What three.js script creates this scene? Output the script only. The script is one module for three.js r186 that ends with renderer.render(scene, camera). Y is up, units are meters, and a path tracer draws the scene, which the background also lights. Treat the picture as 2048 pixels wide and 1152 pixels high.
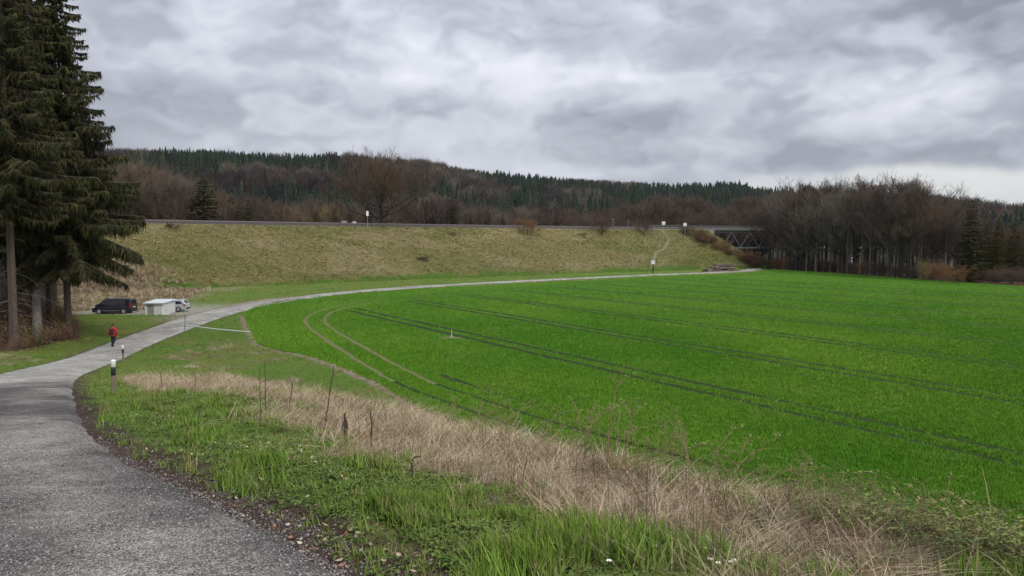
import * as THREE from 'three';
import { mergeGeometries } from 'three/addons/utils/BufferGeometryUtils.js';

// ---------------------------------------------------------------- camera, sky, sun, exposure
const FOCAL = 1577, HALF_W = 1024, HALF_H = 576, HORIZON = 480, EYE = 10;
const PITCH = Math.atan((HALF_H - HORIZON) / FOCAL);
const camera = new THREE.PerspectiveCamera(2 * Math.atan(HALF_H / FOCAL) * 180 / Math.PI, 16 / 9, 0.1, 9000);
camera.position.set(0, EYE, 0);
camera.rotation.set(-PITCH, 0, 0);
const scene = new THREE.Scene();
const renderer = new THREE.WebGLRenderer({ antialias: true });
renderer.toneMapping = THREE.LinearToneMapping;
renderer.toneMappingExposure = 1.22;
renderer.shadowMap.enabled = true;

// noise
function rng(seed) { let a = seed >>> 0; return () => { a = (a + 0x6D2B79F5) >>> 0; let t = a; t = Math.imul(t ^ (t >>> 15), t | 1); t ^= t + Math.imul(t ^ (t >>> 7), t | 61); return ((t ^ (t >>> 14)) >>> 0) / 4294967296; }; }
const HASH = new Float32Array(65536); { const r = rng(77); for (let i = 0; i < 65536; i++) HASH[i] = r(); }
const hash2 = (i, j) => HASH[(Math.imul(i, 374761) + Math.imul(j, 668265) + (Math.imul(i, j) & 1023)) & 65535];
function vn(x, y) {
  const i = Math.floor(x), j = Math.floor(y), u = x - i, v = y - j, a = u * u * (3 - 2 * u), b = v * v * (3 - 2 * v);
  const p = hash2(i, j), q = hash2(i + 1, j), r = hash2(i, j + 1), s = hash2(i + 1, j + 1);
  return p + (q - p) * a + (r - p) * b + (p - q - r + s) * a * b;
}
function fbm(x, y, n = 4) { let s = 0, a = 0.5, t = 0; for (let k = 0; k < n; k++) { s += a * vn(x, y); t += a; a *= 0.5; const X = x * 1.62 + y * 1.18 + 17.3; y = y * 1.62 - x * 1.18 + 9.1; x = X; } return s / t; }
const clamp = (x, a = 0, b = 1) => Math.min(b, Math.max(a, x));
const sstep = (a, b, x) => { const t = clamp((x - a) / (b - a)); return t * t * (3 - 2 * t); };
const mix = (a, b, t) => a + (b - a) * t;
const mix3 = (a, b, t) => [mix(a[0], b[0], t), mix(a[1], b[1], t), mix(a[2], b[2], t)];
function table(pts, x) { if (x <= pts[0][0]) return pts[0][1]; for (let i = 1; i < pts.length; i++) if (x <= pts[i][0]) return mix(pts[i - 1][1], pts[i][1], (x - pts[i - 1][0]) / (pts[i][0] - pts[i - 1][0])); return pts[pts.length - 1][1]; }

// overcast sky: a broken layer of grey cloud, bright thin spots, a paler clearing low down on the right
{
  const W = 3072, Hh = 1536, data = new Float32Array(W * Hh * 4);
  const dark = [0.21, 0.228, 0.268], mid = [0.425, 0.45, 0.51], light = [0.70, 0.715, 0.785], cream = [0.72, 0.735, 0.72];
  // darker cloud bases and thin bright spots: azimuth, elevation, half-widths in degrees, strength
  const lumps = [[-18.5, 16.4, 5, 0.9, -0.42], [-9, 17.4, 9, 1.1, -0.40], [4.2, 14.4, 3.2, 1.3, -0.30], [15, 13.0, 8, 1.7, -0.30], [31, 14.0, 6, 2.3, -0.55], [33, 12.4, 3.2, 1.0, -0.35],
    [11, 9.0, 7, 1.0, -0.30], [-15, 9.0, 7, 1.2, -0.12], [-22, 14.5, 6, 1.6, -0.10], [24, 5.9, 11, 0.7, -0.36], [-6, 12.6, 3.6, 1.1, 0.42], [3, 11.8, 4.0, 1.3, 0.42], [8, 10.9, 2.4, 0.9, 0.2], [19, 11.0, 3, 0.5, 0.16], [28, 9.6, 5, 0.9, 0.3], [-16, 12.5, 8, 1.4, 0.12], [6, 4.6, 14, 0.5, 0.16]];
  const R2D = 180 / Math.PI;
  for (let j = 0; j < Hh; j++) {
    const el = ((j + 0.5) / Hh - 0.5) * Math.PI;
    for (let i = 0; i < W; i++) {
      const o = (j * W + i) * 4; data[o + 3] = 1;
      if (el <= 0) { data[o] = 0.20; data[o + 1] = 0.22; data[o + 2] = 0.20; continue; }
      const ph = ((i + 0.5) / W - 0.5) * 2 * Math.PI, x = Math.cos(el) * Math.cos(ph), z = Math.cos(el) * Math.sin(ph), y = Math.sin(el);
      const q = 1 / (y + 0.10), px = x * q * 1.5 + 30, pz = z * q * 1.5 + 50;
      const far = sstep(0.02, 0.3, y);
      const wx = fbm(px * 0.9 + 5, pz * 0.9, 3) - 0.5, wz = fbm(px * 0.9, pz * 0.9 + 9, 3) - 0.5;
      let c = (fbm(px * 0.75 + wx * 1.5, pz * 0.75 + wz * 1.5, 6) - 0.5) * (0.35 + 1.3 * sstep(0.25, 0.5, y));
      const az = Math.atan2(x, -z) * R2D, e = el * R2D;
      const ae = az + (fbm(az * 0.22 + 40, e * 0.5, 4) - 0.5) * 6, ee = e + (fbm(az * 0.25 + 90, e * 0.7 + 7, 5) - 0.5) * 2.6;
      c += 0.6 * (fbm(az * 0.08 + 3, e * 0.2, 5) - 0.5) * (1 - 0.5 * sstep(20, 40, e));
      c += 0.72 * (sstep(0.2, 0.8, fbm(az * 0.15 + 11 + (fbm(az * 0.3, e * 0.5 + 33, 3) - 0.5) * 1.6, e * 0.42 + (fbm(az * 0.3 + 71, e * 0.5, 3) - 0.5) * 1.6, 7)) - 0.5) * (1 - sstep(25, 50, e));
      for (const [a, b, wa, we, s] of lumps) { const t = ((ae - a) / wa) ** 2 + ((ee - b) / we) ** 2; if (t < 9) c += 1.05 * s * Math.exp(-t * 0.7); }
      c += 0.0;
      let col = c < 0 ? mix3(mid, dark, clamp(-c * 1.35)) : mix3(mid, light, clamp(c * 1.25));
      col = mix3(col, [0.48, 0.52, 0.58], 0.45 * (1 - sstep(0, 7, e)));
      const gap = sstep(9, 26, az + (fbm(az * 0.3, e, 3) - 0.5) * 8) * (1 - sstep(75, 120, Math.abs(az))) * (1 - sstep(4.1, 4.9, e + (fbm(az * 0.28 + 60, 2, 4) - 0.5) * 1.6));
      col = mix3(col, cream, gap * (0.8 + 0.35 * (fbm(az * 0.3, e * 2.2, 4) - 0.5)));
      const up = (1 + 1.7 * Math.sin(el)) / 1.22;   // an overcast sky is brighter overhead
      data[o] = col[0] * up; data[o + 1] = col[1] * up; data[o + 2] = col[2] * up;
    }
  }
  const t = new THREE.DataTexture(data, W, Hh, THREE.RGBAFormat, THREE.FloatType);
  t.mapping = THREE.EquirectangularReflectionMapping; t.magFilter = t.minFilter = THREE.LinearFilter; t.needsUpdate = true;
  scene.background = t; scene.environment = t;
}
const sun = new THREE.DirectionalLight(new THREE.Color().setRGB(1, 0.955, 0.88), 1.5);
sun.position.set(150, 240, 90); sun.target.position.set(0, 0, -90); sun.castShadow = true; sun.shadow.radius = 28;
sun.shadow.camera.left = sun.shadow.camera.bottom = -260; sun.shadow.camera.right = sun.shadow.camera.top = 260; sun.shadow.camera.far = 700; sun.shadow.mapSize.set(4096, 4096);
scene.add(sun, sun.target);
scene.fog = new THREE.FogExp2(new THREE.Color().setRGB(0.62, 0.70, 0.85), 0.00003);

// ---------------------------------------------------------------- helpers
const used = {};
const numbered = n => { const k = used[n] = (used[n] ?? -1) + 1; return k ? `${n}_${String(k).padStart(3, '0')}` : n; };
function shade(o) { o.traverse(m => { if (m.isMesh) { m.castShadow = true; m.receiveShadow = true; } }); return o; }
function tag(o, label, category, group, kind) { o.userData = { label, category }; if (group) o.userData.group = group; if (kind) o.userData.kind = kind; return o; }
function put(name, geometry, material, parent = scene) { const m = new THREE.Mesh(geometry, material); m.name = parent === scene ? numbered(name) : name; m.castShadow = m.receiveShadow = true; parent.add(m); return m; }
function thing(name, label, category, [x, y, z] = [0, 0, 0], turn = 0, group) { const g = new THREE.Group(); g.name = numbered(name); g.position.set(x, y, z); g.rotation.y = turn; tag(g, label, category, group); scene.add(g); return g; }
function copyOf(src, name, label, group, category = src.userData.category) { const c = src.clone(); c.name = numbered(name); c.userData = {}; tag(c, label, category, group); scene.add(c); return c; }
const rgb = (r, g, b) => new THREE.Color().setRGB(r, g, b);
const soft = o => new THREE.MeshPhysicalMaterial({ specularIntensity: 0.2, ...o });   // matt, natural surfaces
const mat = (c, roughness = 0.9, extra = {}) => new THREE.MeshPhysicalMaterial({ color: rgb(...c), roughness, specularIntensity: roughness >= 0.85 ? 0.2 : 1, side: THREE.DoubleSide, ...extra });
function noiseTexture(size, fn, srgb) {
  const d = new Uint8Array(size * size * 4);
  for (let j = 0; j < size; j++) for (let i = 0; i < size; i++) { const c = fn(i / size, j / size, i, j), o = (j * size + i) * 4; for (let k = 0; k < 3; k++) d[o + k] = clamp(Array.isArray(c) ? c[k] : c) * 255; d[o + 3] = 255; }
  const t = new THREE.DataTexture(d, size, size, THREE.RGBAFormat); t.wrapS = t.wrapT = THREE.RepeatWrapping; t.magFilter = THREE.LinearFilter; t.minFilter = THREE.LinearMipmapLinearFilter; t.generateMipmaps = true; if (srgb) t.colorSpace = THREE.SRGBColorSpace; t.needsUpdate = true; return t;
}
// tileable value noise with period n
function tn(u, v, n, s = 0) { const x = u * n, y = v * n, i = Math.floor(x), j = Math.floor(y), a = x - i, b = y - j, A = a * a * (3 - 2 * a), B = b * b * (3 - 2 * b), h = (p, q) => hash2(((p % n) + n) % n + s * 31, ((q % n) + n) % n + s * 57); return mix(mix(h(i, j), h(i + 1, j), A), mix(h(i, j + 1), h(i + 1, j + 1), A), B); }
class Buf {
  constructor() { this.p = []; this.i = []; this.c = []; this.uv = []; }
  v(x, y, z, c, u = 0, w = 0) { this.p.push(x, y, z); if (c) this.c.push(c[0], c[1], c[2]); this.uv.push(u, w); return this.p.length / 3 - 1; }
  t(a, b, c) { this.i.push(a, b, c); }
  q(a, b, c, d) { this.i.push(a, b, c, a, c, d); }
  // tapered tube through points with radii
  tube(pts, rad, n = 5, col, cap = false) {
    let prev = null; const T = new THREE.Vector3(), A = new THREE.Vector3(), B = new THREE.Vector3();
    for (let k = 0; k < pts.length; k++) {
      const a = pts[Math.max(0, k - 1)], b = pts[Math.min(pts.length - 1, k + 1)];
      T.set(b[0] - a[0], b[1] - a[1], b[2] - a[2]).normalize();
      A.set(Math.abs(T.y) > 0.9 ? 1 : 0, Math.abs(T.y) > 0.9 ? 0 : 1, 0).cross(T).normalize(); B.copy(T).cross(A);
      const ring = [], r = rad[k];
      for (let m = 0; m < n; m++) { const f = m / n * 2 * Math.PI, c = Math.cos(f) * r, s = Math.sin(f) * r; ring.push(this.v(pts[k][0] + A.x * c + B.x * s, pts[k][1] + A.y * c + B.y * s, pts[k][2] + A.z * c + B.z * s, col, m / n, k)); }
      if (prev) for (let m = 0; m < n; m++) this.q(prev[m], prev[(m + 1) % n], ring[(m + 1) % n], ring[m]);
      if (cap && (k === 0 || k === pts.length - 1)) { const c = this.v(...pts[k], col); for (let m = 0; m < n; m++) this.t(ring[m], ring[(m + 1) % n], c); }
      prev = ring;
    }
  }
  box(x0, x1, y0, y1, z0, z1) {
    const s = [[0, 0, 0], [1, 0, 0], [1, 1, 0], [0, 1, 0], [0, 0, 1], [1, 0, 1], [1, 1, 1], [0, 1, 1]], f = [[0, 3, 2, 1], [4, 5, 6, 7], [0, 1, 5, 4], [3, 7, 6, 2], [0, 4, 7, 3], [1, 2, 6, 5]];
    for (const q of f) { const k = q.map(n => this.v(s[n][0] ? x1 : x0, s[n][1] ? y1 : y0, s[n][2] ? z1 : z0)); this.q(...k); }
  }
  bar(a, b, w, h) { // rectangular bar between two points, w across horizontally, h high
    const A = new THREE.Vector3(...a), T = new THREE.Vector3(...b).sub(A), L = T.length(); T.normalize();
    const S = new THREE.Vector3(0, 1, 0).cross(T); if (S.length() < 0.05) S.set(1, 0, 0); S.normalize(); const U = T.clone().cross(S);
    const c = []; for (const e of [0, 1]) for (const [s, u] of [[-1, -1], [1, -1], [1, 1], [-1, 1]]) c.push(A.clone().addScaledVector(T, e * L).addScaledVector(S, s * w / 2).addScaledVector(U, u * h / 2));
    for (const q of [[0, 1, 2, 3], [7, 6, 5, 4], [0, 4, 5, 1], [1, 5, 6, 2], [2, 6, 7, 3], [3, 7, 4, 0]]) this.q(...q.map(n => this.v(c[n].x, c[n].y, c[n].z)));
  }
  geo(flat = false) {
    const g = new THREE.BufferGeometry(); g.setAttribute('position', new THREE.Float32BufferAttribute(this.p, 3)); g.setAttribute('uv', new THREE.Float32BufferAttribute(this.uv, 2));
    if (this.c.length) g.setAttribute('color', new THREE.Float32BufferAttribute(this.c, 3));
    g.setIndex(this.i); if (!flat) g.computeVertexNormals(); else { const n = g.toNonIndexed(); n.computeVertexNormals(); return n; } return g;
  }
}
// a pixel of the 2048 x 1152 photograph as a slope: x and height per metre of depth
function slope(px, py) { const a = (px - HALF_W) / FOCAL, b = (HALF_H - py) / FOCAL, d = Math.cos(PITCH) + b * Math.sin(PITCH); return [a / d, (b * Math.cos(PITCH) - Math.sin(PITCH)) / d]; }
const flatSpot = (px, py, level) => { const [a, u] = slope(px, py), D = (level - EYE) / u; return [a * D, D]; };
// ---------------------------------------------------------------- terrain
const FLOOR = 1.65;                                   // level of the field
function ramp(D) { const v = 8.4 - 0.126 * Math.max(D, -14) - FLOOR, k = 0.5; return v / k > 30 ? FLOOR + v : FLOOR + k * Math.log(1 + Math.exp(v / k)); }
function dense(pts, step) { const c = new THREE.CatmullRomCurve3(pts.map(p => new THREE.Vector3(p[0], 0, p[1])), false, 'centripetal'); const n = Math.ceil(c.getLength() / step); return c.getSpacedPoints(n).map(v => [v.x, v.z]); }
// right edge of the lane: x, depth
const laneEdge = dense([[9, -14], [5.4, -4.6], [2.4, -0.2], [0.9, 2.6], [-0.58, 5.17], [-1.3, 6.19], [-2.71, 8.03], [-4.34, 10], [-6.25, 12.56], [-9.45, 17.46], [-12.6, 22.6], [-15.1, 27], [-18.91, 34.42], [-25.2, 49.7], [-28.4, 61.04], [-30.05, 72.08], [-31.32, 84.2], [-31.54, 94.6], [-29.32, 108.7], [-25.1, 121.9], [-17.6, 135.8], [-2.34, 153.2], [19.4, 173.4], [39.5, 191], [54, 201.5], [66.7, 216.2], [74, 234], [76, 255], [70, 285]], 1.0);
laneEdge.forEach((p, k) => { const q = laneEdge[Math.min(laneEdge.length - 1, k + 1)], l = Math.hypot(q[0] - p[0], q[1] - p[1]) || 1, w = 0.5 * sstep(24, 9, p[1]); p[0] -= (q[1] - p[1]) / l * w; p[1] += (q[0] - p[0]) / l * w * 0.5; });
const laneWidth = D => table([[0, 4.4], [18, 4.2], [30, 3.5], [50, 3.7], [64, 3.8], [80, 4.2], [110, 4.4], [150, 4.3], [260, 4]], D);
const laneCentre = laneEdge.map((p, k) => { const a = laneEdge[Math.max(0, k - 1)], b = laneEdge[Math.min(laneEdge.length - 1, k + 1)], tx = b[0] - a[0], tz = b[1] - a[1], l = Math.hypot(tx, tz), w = laneWidth(p[1]) / 2; return [p[0] - tz / l * w, p[1] + tx / l * w, w, -tz / l, tx / l]; });
function nearLane(x, D) { let best = 1e9, k0 = 0; for (let k = 0; k < laneCentre.length; k++) { const c = laneCentre[k], d = (x - c[0]) ** 2 + (D - c[1]) ** 2; if (d < best) { best = d; k0 = k; } } const c = laneCentre[k0]; const s = (x - c[0]) * c[3] + (D - c[1]) * c[4]; return [Math.sqrt(best) - c[2], s, k0]; } // distance outside the lane, side (+ left)
const laneY = D => ramp(D) + 0.02;
const crest = dense([[17, -12], [10, -2], [5.6, 3.6], [3.68, 5.55], [2.53, 6.8], [1.56, 8.75], [-0.19, 12.25], [-4.22, 20.3], [-8.71, 27], [-16.5, 42.7], [-23, 56], [-27, 66]], 1.2);
function crestSide(x, D) { let best = 1e9, k0 = 0; for (let k = 0; k < crest.length; k++) { const d = (x - crest[k][0]) ** 2 + (D - crest[k][1]) ** 2; if (d < best) { best = d; k0 = k; } } const a = crest[Math.max(0, k0 - 1)], b = crest[Math.min(crest.length - 1, k0 + 1)]; const s = (x - crest[k0][0]) * (b[1] - a[1]) - (D - crest[k0][1]) * (b[0] - a[0]); return s > 0 ? Math.sqrt(best) : -Math.sqrt(best); }
// field outline
const FP = (x, y) => flatSpot(x, y, FLOOR);
const fieldLeft = [[26, 8], [17, 18.5], [9.5, 23.5], [2, 30], [-4, 38], [-8.6, 47], [-14.5, 56], ...[[520, 690], [500, 660], [489, 634]].map(p => FP(...p))];
const fieldTop = [[497, 620], [540, 606], [620, 595.5], [720, 585], [850, 577.5], [1000, 570.5], [1200, 560], [1350, 551.5], [1450, 548.5], [1518, 543], [1545, 538.5]].map(p => FP(...p));
const fieldRight = [[1700, 548], [1850, 560], [2048, 573], [2300, 596], [2700, 640]].map(p => FP(...p));
const fieldPoly = [...dense(fieldLeft, 2), ...dense(fieldTop, 4), ...fieldRight, [70, 30], [50, 10]];
function inPoly(P, x, y) { let c = false; for (let i = 0, j = P.length - 1; i < P.length; j = i++) { const a = P[i], b = P[j]; if ((a[1] > y) !== (b[1] > y) && x < (b[0] - a[0]) * (y - a[1]) / (b[1] - a[1]) + a[0]) c = !c; } return c; }
function polyDist(P, x, y, closed = true) { let best = 1e9; for (let i = closed ? 0 : 1; i < P.length; i++) { const a = P[(i + P.length - 1) % P.length], b = P[i], dx = b[0] - a[0], dy = b[1] - a[1], t = clamp(((x - a[0]) * dx + (y - a[1]) * dy) / (dx * dx + dy * dy || 1)); best = Math.min(best, (x - a[0] - dx * t) ** 2 + (y - a[1] - dy * t) ** 2); } return Math.sqrt(best); }
// railway: foot line F(t), offset o away from the camera
const RAIL_TOP = 13.1, BANK_END = 108, BRIDGE_FROM = 113;
function railPoint(t, o) { // past the bank the line runs straight
  const d = [0.76, 0.65], n = [-0.65, 0.76], T = Math.min(t, BRIDGE_FROM), q = -0.0009 * T * T, dq = -0.0018 * T, rest = t - T;
  const tx = d[0] + n[0] * dq, tz = d[1] + n[1] * dq, l = Math.hypot(tx, tz), ux = tx / l, uz = tz / l;
  return [-21 + d[0] * T + n[0] * q + ux * rest - uz * o, 167 + d[1] * T + n[1] * q + uz * rest + ux * o, ux, uz];
}
const AXIS = 21.5;
const ridgeLine = [[-900, 310], [-300, 300], [230, 296], [400, 294], [520, 302], [620, 313], [750, 322], [850, 323], [950, 336], [1080, 351], [1200, 356], [1300, 361], [1400, 363], [1460, 359], [1500, 370], [1560, 379], [1650, 388], [1750, 398], [1850, 405], [1950, 415], [2048, 420], [2600, 420]];
const ridgeDepth = px => table([[-900, 700], [230, 760], [800, 900], [1200, 1150], [1500, 1250], [1800, 1000], [2600, 900]], px);
function hills(x, D) { // beyond the railway
  const px = HALF_W + FOCAL * x / Math.max(D, 1), Dr = ridgeDepth(px), top = EYE + (HORIZON - table(ridgeLine, px)) / FOCAL * Dr - 23;
  const base = 3.2, t = clamp((D - 330) / (Dr - 330)), wob = (fbm(x * 0.006 + 3, D * 0.006, 4) - 0.5) * 46 * Math.sin(Math.PI * t);
  let h = base + (top - base) * (t * t * (3 - 2 * t) * 0.75 + 0.25 * t) + wob;
  if (D > Dr) h = top - Math.min(60, (D - Dr) * 0.08);
  const far = sstep(2300, 3000, D) * (EYE + 71 / FOCAL * 3000 - 20);
  return Math.max(h, far);
}
const smax = (a, b, k) => { const m = Math.max(a, b); return m + k * Math.log(Math.exp((a - m) / k) + Math.exp((b - m) / k)); };
const parking = (x, D) => sstep(-36, -38.5, x) * sstep(-70, -60, x) * sstep(84, 90, D) * sstep(124, 104, D);
function H(x, D) {
  if (D > 330 || (D > 260 && x < 40)) return mix(3.2, hills(x, D), sstep(260, 330, D));
  const p = ramp(D), dc = D < 75 ? crestSide(x, D) : 20;
  let h = p;
  if (D < 75) h = smax(p - 0.62 * Math.max(0, Math.sqrt(Math.max(0, dc + 0.6) ** 2 + 0.5) - 0.9), FLOOR, 0.12);
  const [out, side] = nearLane(x, D);
  const beyond = Math.max(0, -(x + 21) * 0.65 + (D - 167) * 0.76); // behind the railway
  if (beyond > 0 && x < 70) h += 1.55 * sstep(20, 60, beyond);
  if (x > 70 && D > 150) { const wood = sstep(0, 40, (x - 84) + (D - 190) * 0.45); h -= wood * 2.5; }
  if (side > 0 && D < 90) h += 0.3 * sstep(0.3, 4, out) + 0.05 * clamp(out - 3, 0, 30) * sstep(80, 50, D);
  if (x < -30) h -= 0.5 * parking(x, D);
  const rough = sstep(0.05, 1.2, out) * (inPoly(fieldPoly, x, D) ? 0 : 1);
  if (rough > 0) h += rough * ((fbm(x * 0.7, D * 0.7, 3) - 0.5) * 0.22 + (fbm(x * 0.13 + 9, D * 0.13, 2) - 0.5) * 0.3);
  if (out < 1.5 && x > -120) h = mix(laneY(D) - 0.06 - 0.04 * sstep(0.2, -0.6, out), h, sstep(-0.1, 1.4, out));
  return h;
}
const bankDist = (t, o) => { const e = Math.max(0, t - BANK_END); return Math.hypot(e, Math.max(0, Math.abs(o - AXIS) - 4.2)); };
function bankHeight(t, o) { const [x, D] = railPoint(t, o), d = bankDist(t, o); return Math.min(RAIL_TOP, RAIL_TOP - 0.67 * Math.max(0, Math.sqrt(d * d + 0.3) - 0.55)) + (fbm(x * 0.5, D * 0.5, 3) - 0.5) * 0.4 * clamp(d) + (fbm(x * 0.08, D * 0.08, 2) - 0.5) * 0.9 * clamp(d / 4); }
function railOf(x, D) { // invert railPoint roughly: t, o
  let t = (x + 21) * 0.76 + (D - 167) * 0.65, o = 0;
  for (let k = 0; k < 3; k++) { const [fx, fz, ux, uz] = railPoint(t, 0); t += (x - fx) * ux + (D - fz) * uz; o = -(x - fx) * uz + (D - fz) * ux; }
  return [t, o];
}
function top(x, D) { let h = H(x, D); if (D > 60 && D < 330) { const [t, o] = railOf(x, D); if (t < BANK_END + 30 && o > -20 && o < 70) h = Math.max(h, bankHeight(t, o)); } return h; }
function spot(px, py) { const [a, u] = slope(px, py); let D = 3; for (let k = 0; k < 900; k++) { const y = EYE + u * D; if (y < top(a * D, D)) { let lo = D / 1.01, hi = D; for (let m = 0; m < 12; m++) { const c = (lo + hi) / 2; if (EYE + u * c < top(a * c, c)) hi = c; else lo = c; } return [a * hi, top(a * hi, hi), -hi]; } D *= 1.01; } return [a * D, 0, -D]; }

// surface grain shared by the earth sheets
const grainMap = noiseTexture(1024, (u, v) => { const g = 0.3 * tn(u, v, 512, 1) + 0.25 * tn(u, v, 256, 2) + 0.2 * tn(u, v, 96, 3) + 0.25 * tn(u, v, 24, 4); return 0.25 + 1.15 * (g - 0.5) + 0.5; });
const grainBump = noiseTexture(1024, (u, v) => 0.5 * tn(u, v, 400, 5) + 0.3 * tn(u, v, 128, 6) + 0.2 * tn(u, v, 40, 7));
const earth = soft({ color: rgb(1.28, 1.28, 1.28), vertexColors: true, map: grainMap, bumpMap: grainBump, bumpScale: 0.05, roughness: 1 });
// colour of the bare ground and turf by place
const straw = [0.19, 0.14, 0.088], turf = [0.10, 0.185, 0.026], moss = [0.15, 0.185, 0.042], litter = [0.105, 0.065, 0.042], soil = [0.075, 0.055, 0.04], gravel = [0.36, 0.335, 0.285];
function strawShare(x, D, dc) { // dead grass along the top of the slope
  if (D > 21 && D < 36) { const heap = 1 - sstep(0.7, 1.3, polyDist([[-15.2, 32.5], [-9.8, 23.6]], x, D, false) + (fbm(x * 1.2, D * 1.2, 3) - 0.5) * 0.9); if (heap > 0.2) return heap; }
  if (D < 31 || dc < -3) return sstep(-2.9, -1.9, dc + (fbm(x * 0.9, D * 0.9, 3) - 0.5) * 1.8 + (D > 22 ? 0 : 0)) * sstep(40, 30, D) * (1 - sstep(6, 9, dc));
  return sstep(0.52, 0.66, fbm(x * 0.35 + 4, D * 0.35, 3)) * sstep(-2.2, -0.8, dc) * sstep(70, 45, D) * (1 - sstep(5, 8, dc));
}
function groundColour(x, D) {
  if (D > 262) { const n = fbm(x * 0.02, D * 0.02, 3); return mix3([0.06, 0.047, 0.035], [0.05, 0.06, 0.03], n); }
  const n1 = fbm(x * 0.25, D * 0.25, 4), n2 = fbm(x * 1.7, D * 1.7, 3);
  const [out, side] = nearLane(x, D);
  let c = mix3(turf, moss, sstep(0.35, 0.7, n1)); c = mix3(c, [0.15, 0.13, 0.06], 0.4 * sstep(0.55, 0.8, n2));
  if (D < 75 && side < 0) { const dc = crestSide(x, D); c = mix3(c, straw, strawShare(x, D, dc)); }
  if (side < 0 && D < 40) c = mix3(c, mix3([0.055, 0.034, 0.027], [0.10, 0.07, 0.055], n2), (1 - sstep(0.3, 0.85, out + (n2 - 0.5) * 0.8 + 0.3 * sstep(10, 24, D))) * sstep(44, 26, D));
  if (out < 0.8 && (D > 26 || side > 0)) c = mix3(c, [0.11, 0.085, 0.06], (1 - sstep(0.05, 0.55, out + (n2 - 0.5) * 0.6)) * 0.8);
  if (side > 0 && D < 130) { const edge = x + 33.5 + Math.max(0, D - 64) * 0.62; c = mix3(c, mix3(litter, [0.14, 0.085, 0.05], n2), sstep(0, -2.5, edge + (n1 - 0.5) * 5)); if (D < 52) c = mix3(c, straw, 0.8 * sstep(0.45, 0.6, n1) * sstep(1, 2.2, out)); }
  const gpk = parking(x, D) * sstep(90, 93, D + (n2 - 0.5) * 3) * sstep(112, 99, D + (n2 - 0.5) * 4); c = mix3(c, gravel, 0.85 * gpk);
  if (side > 0 && D > 78 && D < 118) c = mix3(c, [0.27, 0.235, 0.175], (1 - sstep(0.5, 3.6, out + (n2 - 0.5) * 2.5)) * sstep(78, 84, D) * sstep(118, 108, D));
  if (D > 95 && D < 150 && x < -38) c = mix3(c, [0.27, 0.22, 0.14], 0.8 * sstep(-44, -50, x + (n1 - 0.5) * 12) * sstep(98, 104, D));
  if (D > 20 && D < 100 && x > -33) { const f = polyDist(fieldLeft, x, D, false); if (f < 1.2) c = mix3(c, mix3([0.24, 0.175, 0.125], [0.34, 0.27, 0.2], n2), 1 - sstep(0.35, 0.75, f + (n2 - 0.5) * 0.5)); }
  if (x > 60 && D > 120) { const w = sstep(0, 3, (x - 78) + (D - 215) * 0.17); c = mix3(c, mix3(litter, [0.12, 0.065, 0.05], n2), w * (inPoly(fieldPoly, x, D) ? 0 : 1)); }
  return c;
}
{ // one sheet round the viewer, finer close by
  const angles = []; for (let a = -42; a <= 42; a += 0.2) angles.push(a); for (let a = 46; a < 318; a += 4) angles.push(a);
  const radii = [0.4]; while (radii[radii.length - 1] < 4300) radii.push(radii[radii.length - 1] * 1.0175);
  const g = new Buf(), na = angles.length;
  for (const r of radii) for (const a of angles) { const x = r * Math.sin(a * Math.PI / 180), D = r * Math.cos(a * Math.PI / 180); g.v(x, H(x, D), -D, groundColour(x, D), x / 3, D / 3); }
  for (let i = 1; i < radii.length; i++) for (let j = 0; j < na; j++) { const k = (j + 1) % na; g.q((i - 1) * na + j, (i - 1) * na + k, i * na + k, i * na + j); }
  const ground = put('ground', g.geo(), earth); tag(ground, 'grassy and leaf strewn ground of the valley and hills', 'ground', null, 'structure');
}
console.log('ground');

// lane: worn chippings near, pale compacted grit beyond
const laneMap = noiseTexture(2048, (u, v) => { const a = tn(u, v, 900, 11), b = tn(u, v, 450, 12), c = tn(u, v, 60, 13), d = tn(u, v, 12, 14); const stone = sstep(0.5, 0.72, 0.55 * a + 0.45 * b), hole = sstep(0.45, 0.25, 0.5 * a + 0.5 * b); return 0.36 + 0.5 * stone - 0.22 * hole + 0.2 * (c - 0.5) + 0.2 * (d - 0.5); });
const laneBump = noiseTexture(1024, (u, v) => 0.65 * tn(u, v, 450, 15) + 0.35 * tn(u, v, 200, 16));
const laneMat = soft({ color: rgb(1.7, 1.7, 1.7), vertexColors: true, map: laneMap, bumpMap: laneBump, bumpScale: 0.016, roughness: 0.95 });
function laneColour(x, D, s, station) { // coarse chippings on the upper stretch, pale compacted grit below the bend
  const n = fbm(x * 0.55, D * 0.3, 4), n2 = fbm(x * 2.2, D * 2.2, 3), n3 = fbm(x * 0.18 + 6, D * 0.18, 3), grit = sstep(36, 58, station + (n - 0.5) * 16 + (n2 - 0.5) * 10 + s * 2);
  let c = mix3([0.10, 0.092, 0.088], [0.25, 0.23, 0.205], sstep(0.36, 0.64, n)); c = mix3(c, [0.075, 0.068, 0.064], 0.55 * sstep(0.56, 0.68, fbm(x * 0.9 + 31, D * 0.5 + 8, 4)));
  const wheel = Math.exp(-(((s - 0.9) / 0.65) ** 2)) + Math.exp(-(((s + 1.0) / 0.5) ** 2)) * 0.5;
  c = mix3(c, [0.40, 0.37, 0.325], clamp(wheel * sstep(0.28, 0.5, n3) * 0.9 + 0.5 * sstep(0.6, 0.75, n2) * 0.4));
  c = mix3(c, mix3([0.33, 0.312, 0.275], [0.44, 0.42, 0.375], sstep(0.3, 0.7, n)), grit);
  return c;
}
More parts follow.
